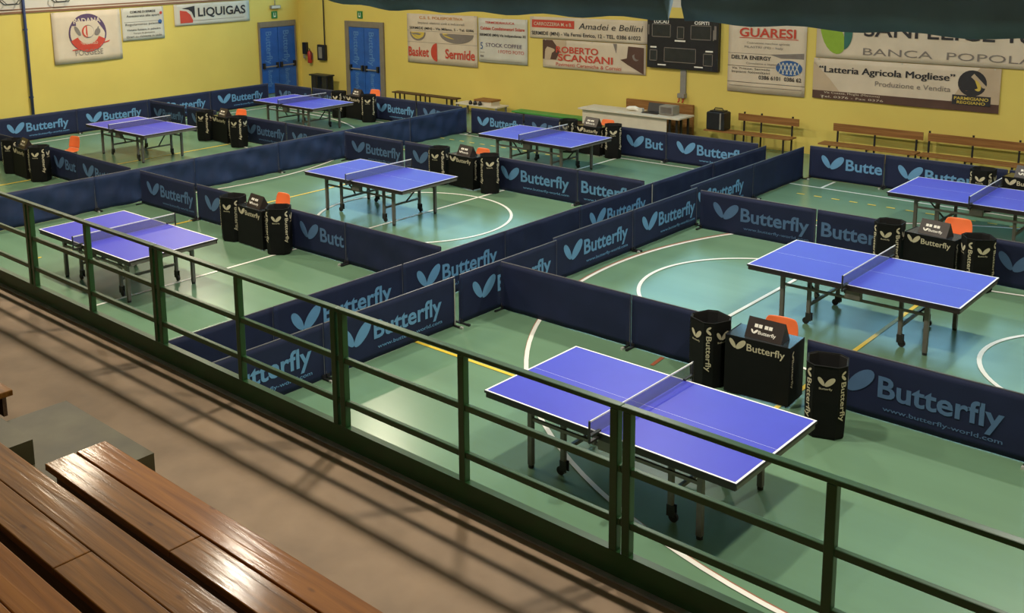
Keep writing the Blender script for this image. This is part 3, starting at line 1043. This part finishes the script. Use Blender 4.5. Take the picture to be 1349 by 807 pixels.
banner('white banner of small red print hanging second from left on the back wall', -21.02, -19.1, 1.58, 2.93, 'banner_cool', [
    ('t', 'TERMOIDRAULICA', .45, .88, .6, .05, 'ink_red', 'C', .02), ('t', 'Caldaie Condizionatori Solare', .5, .74, .9, .07, 'ink_red', 'C', .02),
    ('t', 'SERMIDE (MN) Via Indipendenza 35', .5, .60, .94, .055, 'ink_black', 'C', .02),
    ('t', 'STOCK COFFEE', .16, .36, .74, .085, 'ink_violet', 'L', .0), ('t', 'I FOTO FOTO', .42, .23, .52, .075, 'ink_red', 'L', 0),
    ('t', '5', .05, .30, .05, .16, 'ink_blue', 'L', 0), ('q', .04, .12, .12, .16, 'ink_grey'), ('q', .04, .14, .22, .23, 'ink_grey'), ('q', .06, .9, .05, .055, 'ink_grey')], seed=2)
banner('long white banner with cursive black lettering left of the wall scoreboard', -19.0, -15.0, 2.42, 3.04, 'banner_white', [
    ('q', .02, .40, .50, .86, 'ink_red'), ('t', 'CARROZZERIA M. e B.', .21, .60, .34, .16, 'banner_white', 'C', .01),
    ('t', 'Amadei e Bellini', .44, .52, .52, .28, 'ink_black', 'L', 0.0, .25), ('t', 'SERMIDE (MN) - Via Fermi Enrico, 12 - TEL. 0386 61022', .02, .16, .93, .17, 'ink_black', 'L', .015)], seed=3)
banner('banner with red block lettering and brown photo corners, below the cursive banner', -18.52, -15.04, 1.58, 2.40, 'banner_white', [
    ('q', .0, .24, .28, 1.0, 'banner_beige'), ('p', [(.0, .30), (.14, .30), (.18, .62), (.10, .98), (.0, .98)], 'banner_brown', .006),
    ('t', 'ROBERTO', .14, .56, .42, .22, 'ink_red', 'L', .02), ('t', 'SCANSANI', .16, .28, .54, .24, 'ink_red', 'L', .02),
    ('t', 'Pavimenti Ceramiche & Cornici', .14, .09, .64, .13, 'ink_red', 'L', 0),
    ('p', [(.77, .46), (.84, .30), (.985, .02), (.985, .90), (.84, .92), (.83, .52)], 'banner_brown'), ('p', E(.915, .62, .12, .14, 3.48, .82), 'ink_grey', .007),
    ('p', E(.93, .62, .11, .10, 3.48, .82), 'banner_brown', .008), ('p', [(.70, .98), (.73, .66), (.735, .98)], 'ink_grey', .006)], seed=4)
banner('tall white banner with large red name right of the wall scoreboard', -12.63, -10.6, 1.37, 3.12, 'banner_white', [
    ('t', 'GUARESI', .15, .80, .72, .125, 'ink_red', 'L', .035), ('q', .15, .90, .775, .785, 'ink_red'),
    ('t', 'Costruzione macchine agricole', .25, .70, .55, .03, 'ink_grey', 'L', 0), ('t', 'PILASTRI (FE) - Italy', .22, .64, .5, .03, 'ink_grey', 'L', 0), ('q', .0, .9, .555, .56, 'ink_grey'),
    ('p', [(.55, .56), (.98, .60), (.98, .52), (.7, .515)], 'ink_grey', .004),
    ('t', 'DELTA ENERGY', .05, .475, .52, .055, 'ink_black', 'L', .03), ('t', 'Consulenze e impianti', .25, .41, .42, .03, 'ink_grey', 'L', 0), ('q', .0, .62, .375, .38, 'ink_black'),
    ('t', 'Via Trieste, Sermide', .06, .33, .50, .03, 'ink_black', 'L', 0), ('t', 'Impianti fotovoltaici', .06, .28, .5, .035, 'ink_black', 'L', 0),
    ('p', E(.80, .385, .34, .19, 2.03, 1.75), 'ink_blue'), ('t', '0386 6101  0386 62', .42, .205, .54, .055, 'ink_black', 'L', .02),
    ('q', .0, 1, .145, .15, 'ink_black'), ('q', .03, .97, .09, .095, 'ink_grey')] +
    [('p', [(.66 + .05 * i, .30), (.672 + .05 * i, .30), (.73 + .05 * i, .46), (.718 + .05 * i, .46)], 'banner_cool', .007) for i in range(5)] +
    [('p', [(.73 + .05 * i, .30), (.742 + .05 * i, .30), (.682 + .05 * i, .46), (.67 + .05 * i, .46)], 'banner_cool', .007) for i in range(5)], seed=5)
wS, hS = 7.2, .98
banner('very long white bank banner with green leaf mark, topmost at right', -10.36, -3.16, 2.36, 3.34, 'banner_white', [
    ('p', E(.050, .60, .52, .24, wS, hS, radians(115), pt=.2), 'ink_green'), ('p', half(.088, .62, .40, wS, hS, -80, 100, rx=.22) + [(.09, .9)], 'ink_teal', .006),
    ('t', 'SANFELICE 1893', .155, .56, .56, .34, 'ink_black', 'L', .01), ('t', 'BANCA  POPOLARE', .155, .12, .56, .17, 'ink_grey', 'L', -.004)], seed=6, amp=.006, back=.026)
banner('beige and brown dairy banner with black quoted title, below the bank banner', -10.40, -6.33, 1.39, 2.345, 'banner_white', [
    ('q', .0, 1, .0, .20, 'banner_brown'), ('p', [(.0, .20), (.16, .20), (.10, .5), (.0, .9)], 'banner_beige', .006), ('p', [(.76, .2), (1, .2), (1, 1), (.90, 1), (.80, .5)], 'banner_beige', .006),
    ('t', '\u201cLatteria Agricola Mogliese\u201d', .035, .66, .74, .165, 'ink_black', 'L', 0), ('t', '\u201cLatteria Agricola Mogliese\u201d', .0385, .662, .74, .165, 'ink_black', 'L', 0), ('t', 'Produzione e Vendita', .36, .41, .40, .125, 'ink_grey', 'L', 0),
    ('t', 'Via Coazze, Moglia (Mantova)', .07, .14, .32, .05, 'banner_white', 'L', 0), ('t', 'Tel. 0376 - Fax 0376', .05, .04, .36, .05, 'banner_white', 'L', 0),
    ('p', E(.865, .64, .29, .29, 4.07, .98), 'ink_black', .007), ('p', E(.85, .60, .15, .09, 4.07, .98, radians(60)), 'ink_orange', .008), ('p', E(.885, .60, .14, .08, 4.07, .98, radians(120)), 'ink_yellow', .009),
    ('q', .77, .96, .14, .36, 'ink_black'), ('t', 'PARMIGIANO', .865, .255, .17, .07, 'ink_yellow', 'C', .02), ('t', 'REGGIANO', .865, .165, .14, .065, 'ink_yellow', 'C', .02)], seed=7)
# left wall
wF, hF = 2.25, 1.56
fl_items = [('p', E(.50, .57, .62, .585, wF, hF, n=40), 'ink_violet'), ('p', E(.50, .57, .57, .535, wF, hF, n=40), 'banner_white', .006),
            ('p', half(.5, .57, .56, wF, hF, 25, 155), 'ink_violet', .007), ('t', 'PADANA', .5, .765, .40, .10, 'banner_white', 'C', .02),
            ('p', E(.50, .60, .20, .20, wF, hF), 'ink_grey', .008), ('p', E(.51, .60, .17, .17, wF, hF), 'banner_white', .009), ('p', half(.49, .60, .18, wF, hF, 90, 270), 'ink_red', .010),
            ('p', E(.35, .62, .17, .06, wF, hF, radians(-60)), 'ink_grey', .008), ('p', E(.64, .58, .12, .09, wF, hF, radians(50)), 'ink_grey', .008), ('p', E(.66, .67, .10, .025, wF, hF, radians(60)), 'ink_grey', .008),
            ('p', half(.5, .60, .62, wF, hF, 205, 335) + half(.5, .60, .38, wF, hF, 335, 205), 'ink_red', .009),
            ('t', 'TENNISTAVOLO', .5, .345, .26, .05, 'banner_white', 'C', .01),
            ('p', [(.26, .24), (.5, .27), (.8, .37), (.82, .40), (.5, .30), (.26, .26)], 'ink_red', .010), ('t', 'POGGESE', .5, .14, .40, .11, 'ink_grey', 'C', .0)]
banner('cream flag with round emblem of red and violet bands on left wall', 14.40, 16.65, 1.80, 3.36, 'banner_white', fl_items, 'left', seed=8, amp=.022, name='wall_flag', cat='flag')
banner('small pale poster of fine dark print beside the emblem flag', 16.70, 18.2, 2.33, 3.36, 'banner_cool', [
    ('t', 'COMUNE DI SERMIDE', .5, .84, .6, .07, 'ink_black', 'C', .02), ('t', 'Assessorato allo sport', .5, .72, .78, .07, 'ink_black', 'C', .01), ('q', .05, .95, .56, .57, 'ink_grey'), ('t', 'Regolamento palestra', .5, .46, .85, .07, 'ink_black', 'C', .0),
    ('p', E(.90, .53, .07, .07, 1.5, 1.03), 'ink_blue', .007), ('p', E(.93, .80, .05, .05, 1.5, 1.03), 'ink_red', .007),
    ('t', 'Vietato fumare in palestra', .5, .30, .8, .06, 'ink_black', 'C', .01), ('t', 'Scarpe da ginnastica', .5, .20, .5, .05, 'ink_black', 'C', .0), ('t', 'Orari su richiesta in sede', .5, .09, .84, .06, 'ink_black', 'C', .01)], 'left', seed=9, name='poster', cat='poster')
banner('white gas company banner with red quarter mark and bold black capitals', 18.6, 21.6, 2.67, 3.375, 'banner_cool', [
    ('p', [(.07, .12), (.23, .12), (.23, .25), (.20, .50), (.155, .66), (.07, .72)], 'ink_red'), ('p', [(.10, .80), (.26, .90), (.26, .35), (.245, .35), (.22, .62), (.18, .74)], 'ink_black'),
    ('t', 'LIQUIGAS', .30, .40, .64, .40, 'ink_black', 'L', .04), ('q', .10, .92, .20, .215, 'ink_grey')], 'left', seed=10, amp=.006)

# wall scoreboard
r = wall_thing('wall_scoreboard', 'large black electric scoreboard with white outlined panels on the back wall', 'scoreboard', -14.95, 1.83)
m = MB(); w, h = 2.09, 1.32
m.box(0, w, -.12, 0, 0, h, 'scoreboard_black')
Mf = Matrix.Translation((0, -.12, 0))
def outline(u0, u1, v0, v1, t=.016):
    a, b, c, d = u0 * w, u1 * w, v0 * h, v1 * h
    m.box(a, b, -.126, -.12, c, d, 'scoreboard_glass')
    for q in ((a, b, c, c + t), (a, b, d - t, d), (a, a + t, c, d), (b - t, b, c, d)):
        m.flat([(q[0], q[2]), (q[1], q[2]), (q[1], q[3]), (q[0], q[3])], Mf, 'ink_grey', .008)
outline(.07, .34, .62, .88); outline(.62, .90, .60, .88); outline(.43, .53, .60, .84); outline(.25, .70, .13, .42); outline(.04, .15, .14, .36); outline(.80, .93, .10, .34)
m.text('LOCALI', .10 * w, .895 * h, .21 * w, .065 * h, Mf, 'print_white', .008, bold=.02)
m.text('OSPITI', .67 * w, .895 * h, .20 * w, .065 * h, Mf, 'print_white', .008, bold=.02)
for u0, u1, v0, v1 in ((.40, .55, .545, .575), (.16, .28, .055, .08), (.68, .80, .055, .08), (.05, .14, .40, .43), (.83, .93, .37, .40), (.015, .03, .66, .86), (.925, .94, .60, .80), (.94, .97, .62, .88)):
    m.flat([(u0 * w, v0 * h), (u1 * w, v0 * h), (u1 * w, v1 * h), (u0 * w, v1 * h)], Mf, 'print_white' if v1 < .6 else 'ink_grey', .008)
m.build('display_case', r)
r = wall_thing('cable_post', 'grey cable duct with red-brown hook below the wall scoreboard', 'cable duct', -13.97, 1.10)
m = MB(); m.box(0, .16, -.05, 0, 0, .73, 'plastic_grey'); m.build('duct', r)
m = MB(); m.box(-.02, .18, -.16, 0, -.02, .10, 'plastic_grey'); m.build('bracket', r, bevel=.01)
m = MB()
for a in (.0, .12):
    m.tube([(a + .02, -.12, .0), (a + .02, -.12, -.10), (a + .02, -.18, -.13)], .018, 'signal_red')
m.build('hook', r)

# doors
def door(n, x, z1, w, side, plain=False):
    r = struct(thing('door_%d' % n, None, None, (x, YB, 0) if side == 'back' else (XL, x, 0), 0 if side == 'back' else pi / 2))
    fr = MB(); f = .20 if side == 'back' else .06
    fr.box(0, f, -.07, 0, 0, z1, 'door_frame'); fr.box(w - f, w, -.07, 0, 0, z1, 'door_frame'); fr.box(f, w - f, -.07, 0, z1 - .20, z1, 'door_frame')
    fr.build('door_frame', r, bevel=.01)
    iw = (w - 2 * f) / 2
    for i in (0, 1):
        d = MB(); a = f + i * iw
        d.box(a + .01, a + iw - .01, -.05, -.01, .02, z1 - .21, 'door_blue')
        Mf = Matrix.Translation((a + iw * .5, -.05, 0))
        d.text('Butterfly', -.14, z1 - .35, 1.15, .26, Mf, 'door_print', .004, bold=.01, vert=True)
        d.text('Butterfly', -.10, .85, .6, .20, Mf, 'door_print', .004, bold=.01, vert=True)
        leaf = d.build('leaf', r)
        b = MB(); b.box(a + .05, a + iw - .05, -.12, -.10, .97, 1.01, 'plastic_grey')
        b.box(a + .05, a + .13, -.13, -.05, .92, 1.12, 'plastic_black'); b.box(a + iw - .13, a + iw - .05, -.13, -.05, .92, 1.12, 'plastic_black')
        b.build('panic_bar', leaf)
    return r
door(1, 21.93, 2.58, 1.66, 'left')
door(2, -27.2, 2.62, 1.95, 'back')
def exit_sign(label, x, z, side):
    r = wall_thing('exit_sign', label, 'sign', x, z, side, 'green exit signs above the doors')
    m = MB(); m.box(0, .24, -.04, 0, 0, .25, 'sign_green')
    Mf = Matrix.Translation((0, -.04, 0))
    m.flat([(.07, .05), (.17, .05), (.17, .20), (.07, .20)], Mf, 'print_white', .003)
    m.flat([(.09, .09), (.15, .09), (.15, .22), (.09, .22)], Mf, 'sign_green', .005)
    m.build('sign_box', r)
    return r
exit_sign('green exit sign above the blue door on the left wall', 22.56, 2.68, 'left')
exit_sign('green exit sign above the blue door on the back wall', -26.55, 2.72, 'back')
r = wall_thing('emergency_lamp', 'grey emergency lamp above the exit sign on the left wall', 'lamp', 22.5, 3.0, 'left')
m = MB(); m.box(0, .42, -.10, 0, .02, .14, 'plastic_grey', ch=.01); m.build('housing', r)
m = MB(); m.box(.03, .39, -.11, -.10, .035, .125, 'banner_cool'); m.build('diffuser', r)
m = MB(); m.tube([(.21, -.04, .14), (.21, -.04, .9)], .015, 'plastic_grey'); m.build('conduit', r)
r = wall_thing('wall_phone', 'black box on the back wall nearest the room corner', 'wall box', -29.5, 1.18)
m = MB(); m.box(0, .2, -.12, 0, .15, .58, 'plastic_black', ch=.012); m.build('housing', r)
m = MB(); m.box(.04, .16, -.125, -.12, .0, .14, 'plastic_grey'); m.build('label_plate', r)
r = wall_thing('fire_extinguisher', 'red fire extinguisher on the back wall beside the black box', 'fire extinguisher', -29.1, 1.03, off=.11)
m = MB(); m.tube([(0, 0, 0), (0, 0, .02), (0, 0, .36), (0, 0, .42), (0, 0, .45)], [.07, .085, .085, .06, .03], 'signal_red', 14); m.build('cylinder', r, smooth=True)
m = MB(); m.tube([(0, 0, .45), (0, 0, .50)], .022, 'plastic_black'); m.bar((0, .02, .51), (0, -.09, .54), .02, .02, 'plastic_black'); m.build('valve', r)
m = MB(); m.tube([(.02, -.02, .47), (.1, -.03, .42), (.11, -.02, .25), (.1, -.01, .12)], .012, 'plastic_black', 6); m.build('hose', r)
m = MB(); m.box(-.06, .06, .08, .108, .12, .36, 'plastic_grey'); m.build('bracket', r)
r = wall_thing('control_box', 'dark framed control box with conduit left of the back wall door', 'wall box', -28.66, 1.16, off=.02)
m = MB(); m.box(0, .42, -.10, 0, 0, .56, 'plastic_black', ch=.012); m.build('housing', r)
m = MB(); m.box(.07, .26, -.105, -.10, .08, .48, 'plastic_grey'); m.build('cover', r)
m = MB(); m.tube([(.34, -.03, .56), (.34, -.03, 2.6)], .022, 'frame_dark'); m.build('conduit', r)
r = wall_thing('blue_pipe', 'dark blue vertical pipe on the left yellow wall', 'pipe', 13.58, 0.0, 'left', off=.06)
m = MB(); m.tube([(0, 0, 0), (0, 0, 6.2)], .045, 'pipe_blue', 12); m.build('tube', r, smooth=True)
for z in (.9, 2.9):
    m = MB(); m.box(-.06, .06, -.01, .06, z, z + .05, 'pipe_blue'); m.build('clip', r)
for i, (y, lab) in enumerate(((13.2, 'black wire guard at top left, left of the blue pipe'), (14.72, 'black wire guard at top left, above the emblem flag'))):
    r = wall_thing('wire_guard', lab, 'wire guard', y, 3.68, 'left', 'wire guards on the upper left wall')
    m = MB()
    for yy in (-.02, -.22):
        m.tube([(-.30, yy, .14), (-.16, yy, 0), (.18, yy, 0), (.32, yy, .16), (.2, yy, .42), (-.2, yy, .42)], .014, 'plastic_black', 6, closed=True)
    for a, b in ((-.30, .14), (-.16, 0), (.18, 0), (.32, .16), (.2, .42), (-.2, .42)):
        m.tube([(a, 0, b), (a, -.22, b)], .012, 'plastic_black', 6)
    m.build('cage', r)

# furniture along the back wall
r = thing('stool', 'small black stool with flat top near the room corner', 'stool', (-28.0, 23.3, 0))
m = MB(); m.box(-.48, .45, -.2, .2, .68, .73, 'plastic_black', ch=.01); m.build('seat', r)
for x in (-.28, .30):
    for y in (-.13, .13):
        m = MB(); m.box(x - .12, x + .12, y - .03, y + .03, 0, .68, 'plastic_black'); m.build('leg', r)
for i, (a, b, lab) in enumerate(((-24.25, -22.98, 'low backless bench by the back wall, left of a pair'), (-22.90, -21.45, 'low backless bench by the back wall, right of a pair'))):
    r = thing('low_bench', lab, 'bench', ((a + b) / 2, 23.25, 0), 0, 'low backless benches')
    h = (b - a) / 2
    m = MB(); m.box(-h, h, -.15, .15, .42, .46, 'dark_wood'); m.build('plank', r, bevel=.005)
    for x in (-h + .12, -h + .34, h - .2) if i == 0 else (-h + .14, h - .38, h - .14):
        for y in (-.1, .1):
            m = MB(); m.bar((x, y, 0), (x, y, .42), .035, .035, 'frame_dark'); m.build('leg', r)
r = thing('low_table', 'low white table with beige top against the back wall', 'table', (-20.35, 23.25, 0))
m = MB(); m.box(-.95, .75, -.3, .25, .34, .38, 'laminate_white'); m.build('top', r, bevel=.005)
for x in (-.87, .67):
    for y in (-.25, .2):
        m = MB(); m.bar((x, y, 0), (x, y, .34), .05, .05, 'plastic_grey'); m.build('leg', r)
r = thing('carton', 'pale carton with brown lid on the low white table', 'box', (-20.22, 23.25, .38))
m = MB(); m.box(-.34, .30, -.2, .2, 0, .11, 'laminate_white'); m.build('body', r)
m = MB(); m.box(-.37, .33, -.22, .22, .11, .16, 'wall_bench_wood'); m.build('lid', r)
for i, (x, lab) in enumerate(((-20.68, 'small dark bag on the low white table, leftmost of three'), (-20.50, 'small dark bag on the low white table, middle of three'), (-20.30, 'small dark bag on the low white table, beside the carton'))):
    m = MB(); m.tube([(x, 22.98, .381), (x, 22.98, .41), (x, 22.98, .46), (x, 22.98, .50)], [.05, .062, .05, .02], 'plastic_black', 9)
    props(m.build('small_bag', smooth=True), lab, 'bag', 'small dark bags')
r = thing('gym_bench', 'long low bench with bright green padded top against the back wall', 'bench', (-17.6, 23.05, 0))
m = MB(); m.box(-1.35, 1.35, -.22, .22, .32, .37, 'mat_green', ch=.008); m.build('padded_top', r)
m = MB(); m.box(-1.25, 1.25, -.18, .18, .12, .32, 'dark_wood'); m.build('frame', r)
for x in (-1.1, 1.1):
    m = MB(); m.box(x - .04, x + .04, -.2, .2, 0, .12, 'frame_dark'); m.build('leg', r)
r = thing('long_desk', 'long white teacher desk with front panel against the back wall', 'desk', (-14.78, 22.85, 0))
m = MB(); m.box(-1.55, 1.55, -.38, .38, .71, .75, 'laminate_white'); m.build('top', r, bevel=.005)
m = MB(); m.box(-1.45, 1.15, -.30, -.28, .12, .71, 'laminate_white'); m.build('front_panel', r)
for x in (-1.42, 1.22, 1.42):
    for y in (-.25, .3):
        m = MB(); m.bar((x, y, 0), (x, y, .71), .05, .05, 'plastic_black'); m.build('leg', r)
r = thing('backboard', 'brown wooden board leaning behind the long white desk', 'board', (-14.55, 23.70, 0))
m = MB(); m.box(-1.02, 1.02, -.04, .04, 0, .92, 'wall_bench_wood'); m.build('panel', r)
for x in (-.9, .9):
    m = MB(); m.box(x - .03, x + .03, .04, .09, 0, .80, 'frame_dark'); m.build('batten', r)
zt_ = .75
r = thing('paper_bag', 'crumpled white paper bag on the long desk', 'bag', (-14.82, 22.85, zt_))
m = MB(); m.tube([(-.2, 0, .06), (-.12, 0, .07), (.05, .02, .08), (.16, 0, .06), (.26, 0, .05)], [.03, .055, .06, .05, .02], 'print_white', 9); m.build('bag_body', r, smooth=True)
m = MB(); m.box(.12, .30, -.04, .06, .0, .10, 'banner_cool', ch=.01); m.build('fold', r)
r = thing('laptop', 'black open laptop lying between bag and grey box on the long desk', 'laptop', (-14.26, 22.9, zt_))
m = MB(); m.box(-.24, .24, -.16, .14, 0, .025, 'plastic_black', ch=.004); m.build('base', r)
m = MB(); m.box(-.24, .24, -.012, .012, 0, .22, 'plastic_black', M=Matrix.Translation((0, .15, .02)) @ Matrix.Rotation(radians(-18), 4, 'X')); m.build('screen', r)
r = thing('amplifier', 'grey box standing on the right half of the long desk', 'box', (-13.78, 22.92, zt_))
m = MB(); m.box(-.2, .2, -.16, .16, .01, .24, 'plastic_grey', ch=.012); m.build('case', r)
m = MB(); m.box(-.16, .16, -.168, -.16, .05, .2, 'leg_grey'); m.build('front_grille', r)

def wall_bench(label, x0, x1, y, back_w, posts, full_posts):
    r = thing('backrest_bench', label, 'bench', ((x0 + x1) / 2, y, 0), 0, 'wooden benches with backs at the back wall')
    cx = (x0 + x1) / 2
    m = MB(); m.box(x0 - cx, x1 - cx, -.36, .02, .43, .465, 'wall_bench_wood'); m.build('seat', r, bevel=.005)
    m = MB(); m.box(back_w[0] - cx, back_w[1] - cx, .12, .145, .70, .88, 'wall_bench_wood'); m.build('backrest', r, bevel=.005)
    for x in posts:
        m = MB()
        m.bar((x - cx, .14, 0), (x - cx, .17, .92 if full_posts else .86), .035, .035, 'frame_dark')
        m.bar((x - cx, .14, .41), (x - cx, -.30, .41), .03, .03, 'frame_dark')
        m.bar((x - cx, -.30, .0), (x - cx, -.30, .42), .035, .035, 'frame_dark')
        m.build('leg', r)
    return r
k = 23.4 / 23.8
wall_bench('wooden bench with back carrying the black cooler bag', -13.05 * k, -10.75 * k, 23.35, (-12.35 * k, -10.75 * k), [-12.2 * k, -11.74 * k, -10.93 * k], True)
wall_bench('wooden bench with broad back below the dairy banner, left of two', -10.05 * k, -7.85 * k, 23.35, (-9.9 * k, -7.85 * k), [-9.8 * k, -8.93 * k, -8.0 * k], False)
wall_bench('wooden bench with narrow back reaching the right photo edge', -7.80 * k, -5.3 * k, 23.35, (-7.75 * k, -5.3 * k), [-7.73 * k, -6.82 * k, -5.9 * k], True)
r = thing('cooler_bag', 'black boxy cooler bag standing on a wall bench', 'bag', (-12.5, 23.17, .465))
m = MB(); m.box(-.26, .22, -.17, .17, 0, .46, 'plastic_black', ch=.025); m.build('body', r)
m = MB(); m.box(-.20, .16, -.13, .13, .46, .49, 'plastic_black', ch=.01); m.build('lid', r)
m = MB(); m.tube([(-.15, 0, .48), (-.12, 0, .54), (.08, 0, .54), (.11, 0, .48)], .014, 'frame_dark', 6); m.build('handle', r)
m = MB(); m.box(.10, .14, -.178, -.17, .03, .44, 'plastic_grey'); m.build('strap', r)

# ------------------------------------------------------------------ rolled-up protective curtain above the front of the courts
def curtain(label, x0, x1, zf, seed):
    y = 6.5
    r = thing('rolled_curtain', label, 'curtain', ((x0 + x1) / 2, y, 0), 0, 'rolled dark curtains')
    cx = (x0 + x1) / 2
    m = MB()
    n = max(6, int((x1 - x0) * 8)); nz = 7
    rnd = random.Random(seed)
    ph = rnd.uniform(0, 6)
    vs, fs = [], []
    for i in range(n + 1):
        x = x0 + (x1 - x0) * i / n
        zb = zf(x)
        for j in range(nz + 1):
            a = 2 * pi * j / (nz + 1)
            ry = .10 + .02 * sin(5 * x + ph) ; rz = .38 + .012 * sin(9 * x + 2 * j)
            vs.append((x - cx, ry * sin(a) * (1 + .2 * sin(7 * x + j)), zb + .38 - rz * cos(a)))
    for i in range(n):
        for j in range(nz + 1):
            j2 = (j + 1) % (nz + 1)
            fs.append([i * (nz + 1) + j, i * (nz + 1) + j2, (i + 1) * (nz + 1) + j2, (i + 1) * (nz + 1) + j])
    fs.append(list(range(nz + 1))[::-1]); fs.append([n * (nz + 1) + j for j in range(nz + 1)])
    m.add(vs, fs, 'curtain_teal')
    m.build('cloth', r, smooth=True)
    q = max(2, int((x1 - x0) / 2.0))
    for i in range(q):
        x = x0 + .2 + (x1 - x0 - .4) * i / (q - 1)
        m = MB(); m.tube([(x - cx, 0, zf(x) + .6), (x - cx, 0, ZC)], .008, 'frame_dark', 6); m.build('cable', r)
def zleft(x):
    t_ = (x + 5.2 * 1.25)           # left of the sag the edge climbs
    return 4.562 + .015 * (x + 6.5) * .4 + (.055 * t_ * t_ if t_ < 0 else 0) 
curtain('dark teal rolled curtain overhead, left of the narrow gap', -12.5, -3.93, zleft, 1)
curtain('dark teal rolled curtain overhead, right of the narrow gap', -3.80, 3.0, lambda x: 4.565 - .012 * (x + 3.8), 2)

# ------------------------------------------------------------------ ceiling lamps
for i, (x, y, pw, col) in enumerate(LAMPS):
    r = thing('ceiling_lamp', 'bell-shaped hall lamp hanging from the ceiling above the courts', 'lamp', (x, y, LAMP_Z), 0, 'hall ceiling lamps')
    m = MB()
    n = 20
    rings = [(.03, .42), (.09, .40), (.12, .28), (.20, .14), (.27, .02)]
    vs, fs = [], []
    for rr, zz in rings:
        for j in range(n):
            vs.append((rr * cos(2 * pi * j / n), rr * sin(2 * pi * j / n), zz))
    for a in range(len(rings) - 1):
        for j in range(n):
            j2 = (j + 1) % n
            fs.append([a * n + j, a * n + j2, (a + 1) * n + j2, (a + 1) * n + j][::-1])
    m.add(vs, fs, 'lamp_shell')
    m.build('shade', r, smooth=True)
    m = MB(); m.tube([(0, 0, .42), (0, 0, ZC - LAMP_Z)], .012, 'frame_dark', 6); m.build('rod', r)
    m = MB(); m.prism([(.24 * cos(2 * pi * j / n), .24 * sin(2 * pi * j / n)) for j in range(n)], .035, .05, 'lamp_lens'); m.build('lens', r)
    L = bpy.data.lights.new('lamp_light', 'AREA')
    L.shape = 'DISK'; L.size = .46; L.energy = pw; L.color = col
    lo = bpy.data.objects.new('lamp_light', L)
    COL.objects.link(lo)
    lo.parent = r
    lo.location = (0, 0, .02)
